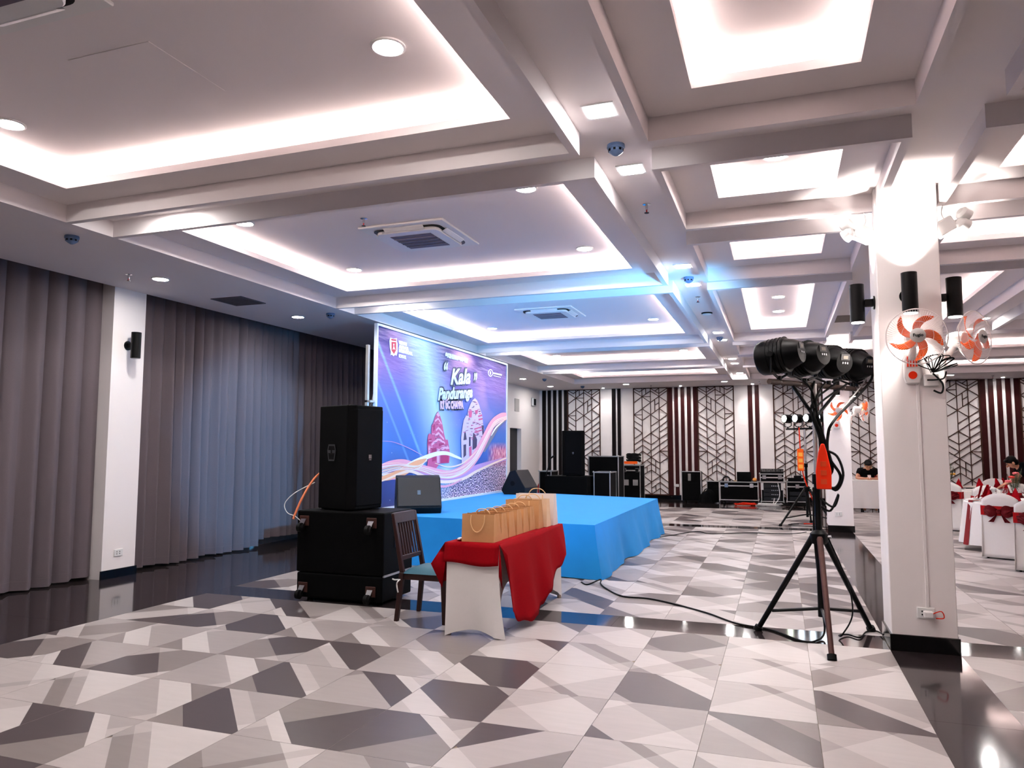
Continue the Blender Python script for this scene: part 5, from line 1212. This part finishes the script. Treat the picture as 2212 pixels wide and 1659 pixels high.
# place settings
def napkin(label, x, y, z, rz, group):
    t = thing('folded_napkin', label, 'napkin', (x, y, z), rz, group); m = MB()
    m.grid(lambda u, v: ((u-.5)*.15*(1-.95*v**1.3), -.03+.05*v+.015*math.cos(u*PI), .20*v), 8, 8)
    m.grid(lambda u, v: ((u-.5)*.13*(1-.9*v), .045-.03*v, .15*v), 8, 6)
    m.grid(lambda u, v: ((u-.5)*.17*(1-v*.6), -.075+.05*v, .01+.05*v), 6, 4)
    m.build('napkin_cloth', redcloth, t, smooth=40, thick=.003); return t
def plate(label, x, y, z, r, group):
    t = thing('plate', label, 'plate', (x, y, z), 0, group); MB().lathe([(.001, 0), (r*.6, 0), (r, .014), (r, .018), (r*.6, .005), (.001, .005)], 28).build('plate_disc', mat('porcelain', rgb(236, 234, 234), .15), t, smooth=50)
def goblet(label, x, y, z, group):
    t = thing('wine_glass', label, 'glass', (x, y, z), 0, group)
    MB().lathe([(.032, 0), (.032, .003), (.005, .008), (.004, .07), (.028, .09), (.034, .13), (.030, .16), (.028, .16), (.032, .13), (.026, .092), (.001, .082)], 18).build('bowl', glass, t, smooth=60)
for i, ang in enumerate((170, 205, 245, 290, 335, 20, 60, 100, 135)):
    a = math.radians(ang); x, y = T1C[0]+.56*math.cos(a), T1C[1]+.56*math.sin(a)
    plate('white plate set on the near round table', x, y, .744, .12, 'plates on the near table'); napkin('red napkin folded upright on a near table plate', x, y, .757, a+PI/2, 'napkins on the near table')
    goblet('wine glass beside a plate on the near table', T1C[0]+.40*math.cos(a+.2), T1C[1]+.40*math.sin(a+.2), .744, 'glasses on the near table')
for i, ang in enumerate((180, 240, 275, 310, 345)):
    a = math.radians(ang); x, y = T2C[0]+.58*math.cos(a), T2C[1]+.58*math.sin(a)
    plate('white plate set on the far round table', x, y, .744, .12, 'plates on the far table'); napkin('red napkin folded upright on a far table plate', x, y, .757, a+PI/2, 'napkins on the far table')
def vase(label, x, y, z, blooms, seed):
    t = thing('flower_vase', label, 'vase', (x, y, z)); r = random.Random(seed)
    MB().lathe([(.03, 0), (.045, .01), (.035, .12), (.05, .17), (.046, .17), (.031, .12), (.04, .015), (.001, .012)], 18).build('glass_vase', glass, t, smooth=60)
    for k in range(5):
        a = r.uniform(0, 6.28); ln_ = r.uniform(.2, .32); b = Vector((.10*math.cos(a), .10*math.sin(a), .15+ln_)); fr = MB(); fr.tube([(0, 0, .03), b*.6+Vector((0, 0, .05)), b], .003, 4)
        for j in range(12):
            p = b*(.45+.05*j)+Vector((0, 0, .02))
            for s in (-1, 1):
                d = Vector((-b.y, b.x, .05)).normalized()*s*(.09-.004*j); q = p+d+Vector((0, 0, .02)); n = Vector((0, 0, .006)); fr.add([p-n, p+n, q], [(0, 1, 2)])
        fr.build('palm_frond', green, t)
    for k, c in enumerate(blooms):
        a = r.uniform(0, 6.28); p = Vector((.09*math.cos(a), .09*math.sin(a), .27+.06*k)); b = MB().tube([(0, 0, .05), p*.8, p], .003, 4)
        b.build('stem', green, t); h = MB()
        for j in range(8):
            t_ = j*PI/4; e1 = Vector((math.cos(t_), math.sin(t_), .5)); h.ball(p+e1*.025, (.022, .022, .02), 8, 5)
        h.ball(p+Vector((0, 0, .015)), .02, 8, 5); h.build('bloom', c, t, smooth=60)
pinkf, yel, redf = mat('coral_petals', rgb(236, 110, 116), .6), mat('yellow_petals', rgb(246, 180, 60), .6), mat('red_petals', rgb(206, 50, 44), .6)
vase('vase of coral flowers and palm fronds on the near table', T1C[0]-.1, T1C[1]+.05, .744, [pinkf, redf, pinkf], 4)
vase('vase with yellow and red flowers on the far table', T2C[0]-.42, T2C[1]-.28, .744, [yel, redf, redf], 9)
pl_ = thing('dark_folder', 'dark flat tray lying on the far table', 'tray', (T2C[0]-.05, T2C[1]-.2, .744)); MB().box(-.16, .16, -.1, .1, 0, .02).build('tray_body', blackp, pl_, bevel=.004); MB().box(-.15, .15, -.09, .09, .02, .05).build('paper_stack', paperw, pl_)

# ------------------------------------------------------------------ reception table with the seated person
rt = thing('reception_table', 'long table boxed in white cloth before the seated person', 'table', (2.0, 19.95, 0))
MB().box(-.95, .95, .02, .68, .735, .765).build('table_top', whitep, rt)
MB().grid(lambda u, v: ((-.97+1.94*u), -.012*math.sin(u*40)*(1-v)-.005, .10+.665*v), 60, 6).build('cloth_front', whitecloth, rt, smooth=60)
for s in (-1, 1): MB().grid(lambda u, v: (s*.965, .70*u, .10+.665*v), 8, 4).build('cloth_side', whitecloth, rt)
MB().box(-.97, .97, -.005, .70, .765, .770).build('cloth_top', whitecloth, rt)
for sx in (-.9, .9):
    for sy in (.06, .64): MB().cyl((sx, sy, 0), (sx, sy, .735), .018, n=8).build('leg', blackm, rt)
rch = thing('red_chair', 'chair with red fabric back behind the seated person', 'chair', (2.10, 20.90, 0), PI)
MB().box(-.23, .23, -.28, -.24, .45, .92).build('backrest', red, rch, bevel=.02, bseg=2); MB().box(-.23, .23, -.25, .22, .35, .41).build('seat', red, rch, bevel=.02, bseg=2)
for sx in (-.2, .2):
    for sy in (-.24, .2): MB().cyl((sx, sy, 0), (sx, sy, .36), .015, n=8).build('leg', blackm, rch)

# ------------------------------------------------------------------ people
def skinmesh(name, V, E, m, parent, sub=2, smooth=True):
    names = list(V); me = bpy.data.meshes.new(name)
    me.from_pydata([V[n][0] for n in names], [(names.index(a), names.index(b)) for a, b in E], [])
    o = bpy.data.objects.new(name, me); COL.objects.link(o); o.parent = parent
    md = o.modifiers.new('skin', 'SKIN'); md.use_smooth_shade = True
    for i, n in enumerate(names):
        r = V[n][1]; me.skin_vertices[0].data[i].radius = r if isinstance(r, tuple) else (r, r); me.skin_vertices[0].data[i].use_root = (i == 0)
    if sub: s = o.modifiers.new('subdivision', 'SUBSURF'); s.levels = sub; s.render_levels = sub
    me.materials.append(m); return o
def chain(*n): return list(zip(n, n[1:]))
def hand(V, E, wrist, wp, fd, up, side, r=.0085, curl=.5):
    """palm plus five fingers; fd finger direction, up back of hand, side towards thumb"""
    fd, up, side = Vector(fd).normalized(), Vector(up).normalized(), Vector(side).normalized(); wp = Vector(wp); k = wrist
    V[k+'palm'] = (tuple(wp+fd*.05), (.034, .016)); E += [(wrist, k+'palm')]
    for i, (o_, l) in enumerate(((.028, .070), (.010, .078), (-.010, .072), (-.027, .058))):
        a = wp+fd*.088+side*o_; b = a+fd*l*.45-up*.2*l*curl; c = b+fd*l*.3-up*l*.5*curl; d = c+fd*l*.12-up*l*.4*curl
        V[k+'k%d' % i] = (tuple(a), r*1.05); V[k+'m%d' % i] = (tuple(b), r); V[k+'d%d' % i] = (tuple(c), r*.9); V[k+'t%d' % i] = (tuple(d), r*.75)
        E += chain(k+'palm', k+'k%d' % i, k+'m%d' % i, k+'d%d' % i, k+'t%d' % i)
    a = wp+fd*.03+side*.035; b = a+side*.022+fd*.03-up*.012; c = b+fd*.028-up*.012-side*.006
    V[k+'th0'] = (tuple(a), r*1.3); V[k+'th1'] = (tuple(b), r*1.1); V[k+'th2'] = (tuple(c), r*.9); E += chain(k+'palm', k+'th0', k+'th1', k+'th2')
def head_parts(t, c, fwd, up, hair_len=.0, glasses=False):
    f, u = Vector(fwd).normalized(), Vector(up).normalized(); s = f.cross(u).normalized(); u = s.cross(f).normalized(); M = Matrix(((s.x, f.x, u.x, c[0]), (s.y, f.y, u.y, c[1]), (s.z, f.z, u.z, c[2]), (0, 0, 0, 1)))
    fp = MB(); fp.M = M; fp.ball((0, .098, -.012), (.015, .020, .022), 10, 7); fp.ball((0, .090, -.02), (.010, .012, .012), 8, 6); fp.ball((-.082, -.005, -.01), (.012, .022, .032), 8, 6); fp.ball((.082, -.005, -.01), (.012, .022, .032), 8, 6); fp.build('nose_and_ears', skin, t, smooth=80)
    e = MB(); e.M = M
    for sx in (-1, 1): e.ball((sx*.032, .083, .012), (.013, .007, .006), 8, 6); e.box(sx*.032-.018, sx*.032+.018, .086, .093, .030, .036)
    e.build('eyes_and_brows', hair, t)
    l = MB(); l.M = M; l.ball((0, .084, -.052), (.024, .010, .006), 10, 5); l.build('lips', mat('lips', rgb(158, 88, 84), .5), t, smooth=80)
    h = MB(); h.M = M; h.ball((0, -.022, .045), (.090, .098, .085), 20, 12); h.ball((0, -.055, -.01), (.082, .065, .085+hair_len*.3), 16, 10); h.ball((0, .045, .088), (.070, .045, .030), 14, 8)
    if hair_len: h.ball((0, -.09, -.09), (.06, .04, .09), 14, 9)
    h.build('hair', hair, t, smooth=80)
    if glasses:
        g = MB(); g.M = M
        for sx in (-1, 1): g.tube([(sx*.033+.025*math.cos(a*PI/8), .098, .01+.019*math.sin(a*PI/8)) for a in range(16)], .0025, 5, closed=True)
        g.tube([(-.008, .1, .012), (.008, .1, .012)], .0025, 5)
        for sx in (-1, 1): g.tube([(sx*.058, .097, .014), (sx*.085, 0, .012)], .0022, 5)
        g.build('spectacles', mat('gold_frame', rgb(190, 150, 90), .3, .8), t)
def headV(V, E, neck, c, fwd, up):
    f, u = Vector(fwd).normalized(), Vector(up).normalized(); c = Vector(c)
    V['jaw'] = (tuple(c-u*.062+f*.030), (.050, .052)); V['face'] = (tuple(c-u*.01+f*.014), (.076, .084)); V['skull'] = (tuple(c+u*.05-f*.010), (.080, .090)); V['crown'] = (tuple(c+u*.090-f*.012), (.045, .05))
    E += chain(neck, 'jaw', 'face', 'skull', 'crown')
# seated person leaning on the reception table, looking down at a phone
p1 = thing('person', 'seated person in a black shirt and glasses looking at a phone', 'person', (2.03, 20.83, 0), PI)
# local frame: person faces +y (towards the camera after the turn)
V = {'pelvis': ((0, -.05, .52), (.15, .12)), 'waist': ((0, .0, .66), (.14, .11)), 'chest': ((0, .12, .86), (.16, .12)), 'upper': ((0, .18, .98), (.14, .10)), 'neck': ((0, .24, 1.06), .05)}
E = chain('pelvis', 'waist', 'chest', 'upper', 'neck'); hf, hu = (0, .72, -.69), (0, .69, .72); hc = (0, .33, 1.13)
headV(V, E, 'neck', hc, hf, hu)
for s, n in ((-1, 'l'), (1, 'r')):
    V.update({n+'sh': ((s*.17, .17, .97), .06), n+'el': ((s*.27, .30, .81), .042), n+'fa': ((s*.17, .42, .80), .036), n+'wr': ((s*.075, .47, .80), .026), n+'hip': ((s*.09, -.03, .50), .085), n+'kn': ((s*.13, .40, .48), .062), n+'an': ((s*.13, .40, .09), .04), n+'toe': ((s*.13, .54, .035), .032)})
    E += chain('upper', n+'sh', n+'el', n+'fa', n+'wr')+chain('pelvis', n+'hip', n+'kn', n+'an', n+'toe')
    hand(V, E, n+'wr', V[n+'wr'][0], (-s*.75, .62, .12), (0, -.3, 1), (-s*.3, -.5, .6), .0085, .7)
skinmesh('body', V, E, skin, p1); head_parts(p1, hc, hf, hu, .12, True)
VS = {'pelvis': ((0, -.05, .52), (.165, .135)), 'waist': ((0, .0, .66), (.16, .125)), 'chest': ((0, .12, .86), (.18, .135)), 'upper': ((0, .178, .975), (.18, .14)), 'collar': ((0, .215, 1.03), .088)}
ES = chain('pelvis', 'waist', 'chest', 'upper', 'collar')
for s, n in ((-1, 'l'), (1, 'r')): VS.update({n+'sh': ((s*.175, .17, .97), .098), n+'ua': ((s*.235, .255, .87), .078)}); ES += chain('upper', n+'sh', n+'ua')
skinmesh('shirt', VS, ES, shirt, p1)
VT = {'pelvis': ((0, -.06, .52), (.16, .14))}; ET = []
for s, n in ((-1, 'l'), (1, 'r')): VT.update({n+'hip': ((s*.09, -.03, .50), .095), n+'kn': ((s*.13, .41, .485), .074), n+'an': ((s*.13, .40, .12), .055)}); ET += chain('pelvis', n+'hip', n+'kn', n+'an')
skinmesh('trousers', VT, ET, mat('dark_trousers', rgb(24, 26, 36), .8), p1)
ph = thing('phone', 'phone held by the seated person over the white table', 'phone', (2.03, 20.31, .835)); q = MB(); q.M = Matrix.Rotation(-.7, 4, 'X'); q.box(-.037, .037, -.004, .004, -.07, .07); q.build('phone_case', mat('pale_case', rgb(220, 200, 196), .4), ph, bevel=.004)
# waiter bending over the table, arm stretched out
p2 = thing('person', 'person in a black printed shirt bending over to set the far table', 'person', (4.64, 16.86, 0), math.radians(95))
# local frame: faces +y (which is towards the hall's left, slightly near)
V = {'pelvis': ((0, -.22, .92), (.15, .115)), 'waist': ((0, -.08, 1.02), (.135, .105)), 'chest': ((0, .15, 1.14), (.155, .115)), 'upper': ((0, .29, 1.18), (.14, .10)), 'neck': ((0, .37, 1.21), .052)}
E = chain('pelvis', 'waist', 'chest', 'upper', 'neck'); hf, hu = (.05, .75, -.60), (0, .62, .78); hc = (0, .47, 1.26)
headV(V, E, 'neck', hc, hf, hu)
arm = {'l': [(-.18, .28, 1.15), (-.21, .46, .99), (-.19, .60, .90), (-.17, .70, .83)], 'r': [(.18, .28, 1.14), (.27, .30, .90), (.24, .42, .84), (.20, .50, .82)]}
for s, n in ((-1, 'l'), (1, 'r')):
    A4 = arm[n]; V.update({n+'sh': (A4[0], .06), n+'el': (A4[1], .042), n+'fa': (A4[2], .036), n+'wr': (A4[3], .026), n+'hip': ((s*.09, -.22, .86), .088), n+'kn': ((s*.10, -.10, .48), .062), n+'an': ((s*.10, -.20, .08), .04), n+'toe': ((s*.10, -.05, .035), .034)})
    E += chain('upper', n+'sh', n+'el', n+'fa', n+'wr')+chain('pelvis', n+'hip', n+'kn', n+'an', n+'toe')
    hand(V, E, n+'wr', A4[3], (-s*.1, .85, -.5), (0, .5, .85), (-s, 0, 0), .0085, .5)
skinmesh('body', V, E, skin, p2); head_parts(p2, hc, hf, hu, 0)
VS = {'pelvis': ((0, -.22, .92), (.165, .13)), 'waist': ((0, -.08, 1.02), (.155, .12)), 'chest': ((0, .15, 1.14), (.175, .13)), 'upper': ((0, .285, 1.18), (.18, .145)), 'collar': ((0, .35, 1.20), .09)}
ES = chain('pelvis', 'waist', 'chest', 'upper', 'collar')
for s, n in ((-1, 'l'), (1, 'r')):
    a, b = Vector(arm[n][0]), Vector(arm[n][1]); VS.update({n+'sh': (tuple(a), .10), n+'ua': (tuple(a.lerp(b, .78)), .078)}); ES += chain('upper', n+'sh', n+'ua')
skinmesh('shirt', VS, ES, shirt, p2)
VT = {'pelvis': ((0, -.23, .92), (.16, .135))}; ET = []
for s, n in ((-1, 'l'), (1, 'r')): VT.update({n+'hip': ((s*.09, -.22, .86), .098), n+'kn': ((s*.10, -.10, .48), .075), n+'an': ((s*.10, -.20, .10), .058)}); ET += chain('pelvis', n+'hip', n+'kn', n+'an')
skinmesh('trousers', VT, ET, mat('dark_trousers', rgb(24, 26, 36), .8), p2)
text('shirt_lettering', 'I \u2665 AST', .085, Matrix.Translation((.0, .02, 1.245)) @ Matrix.Rotation(-.25, 4, 'Z') @ Matrix.Rotation(PI/2, 4, 'Z') @ Matrix.Rotation(-.1, 4, 'Y'), whitep, p2, bold=.004, depth=.01)
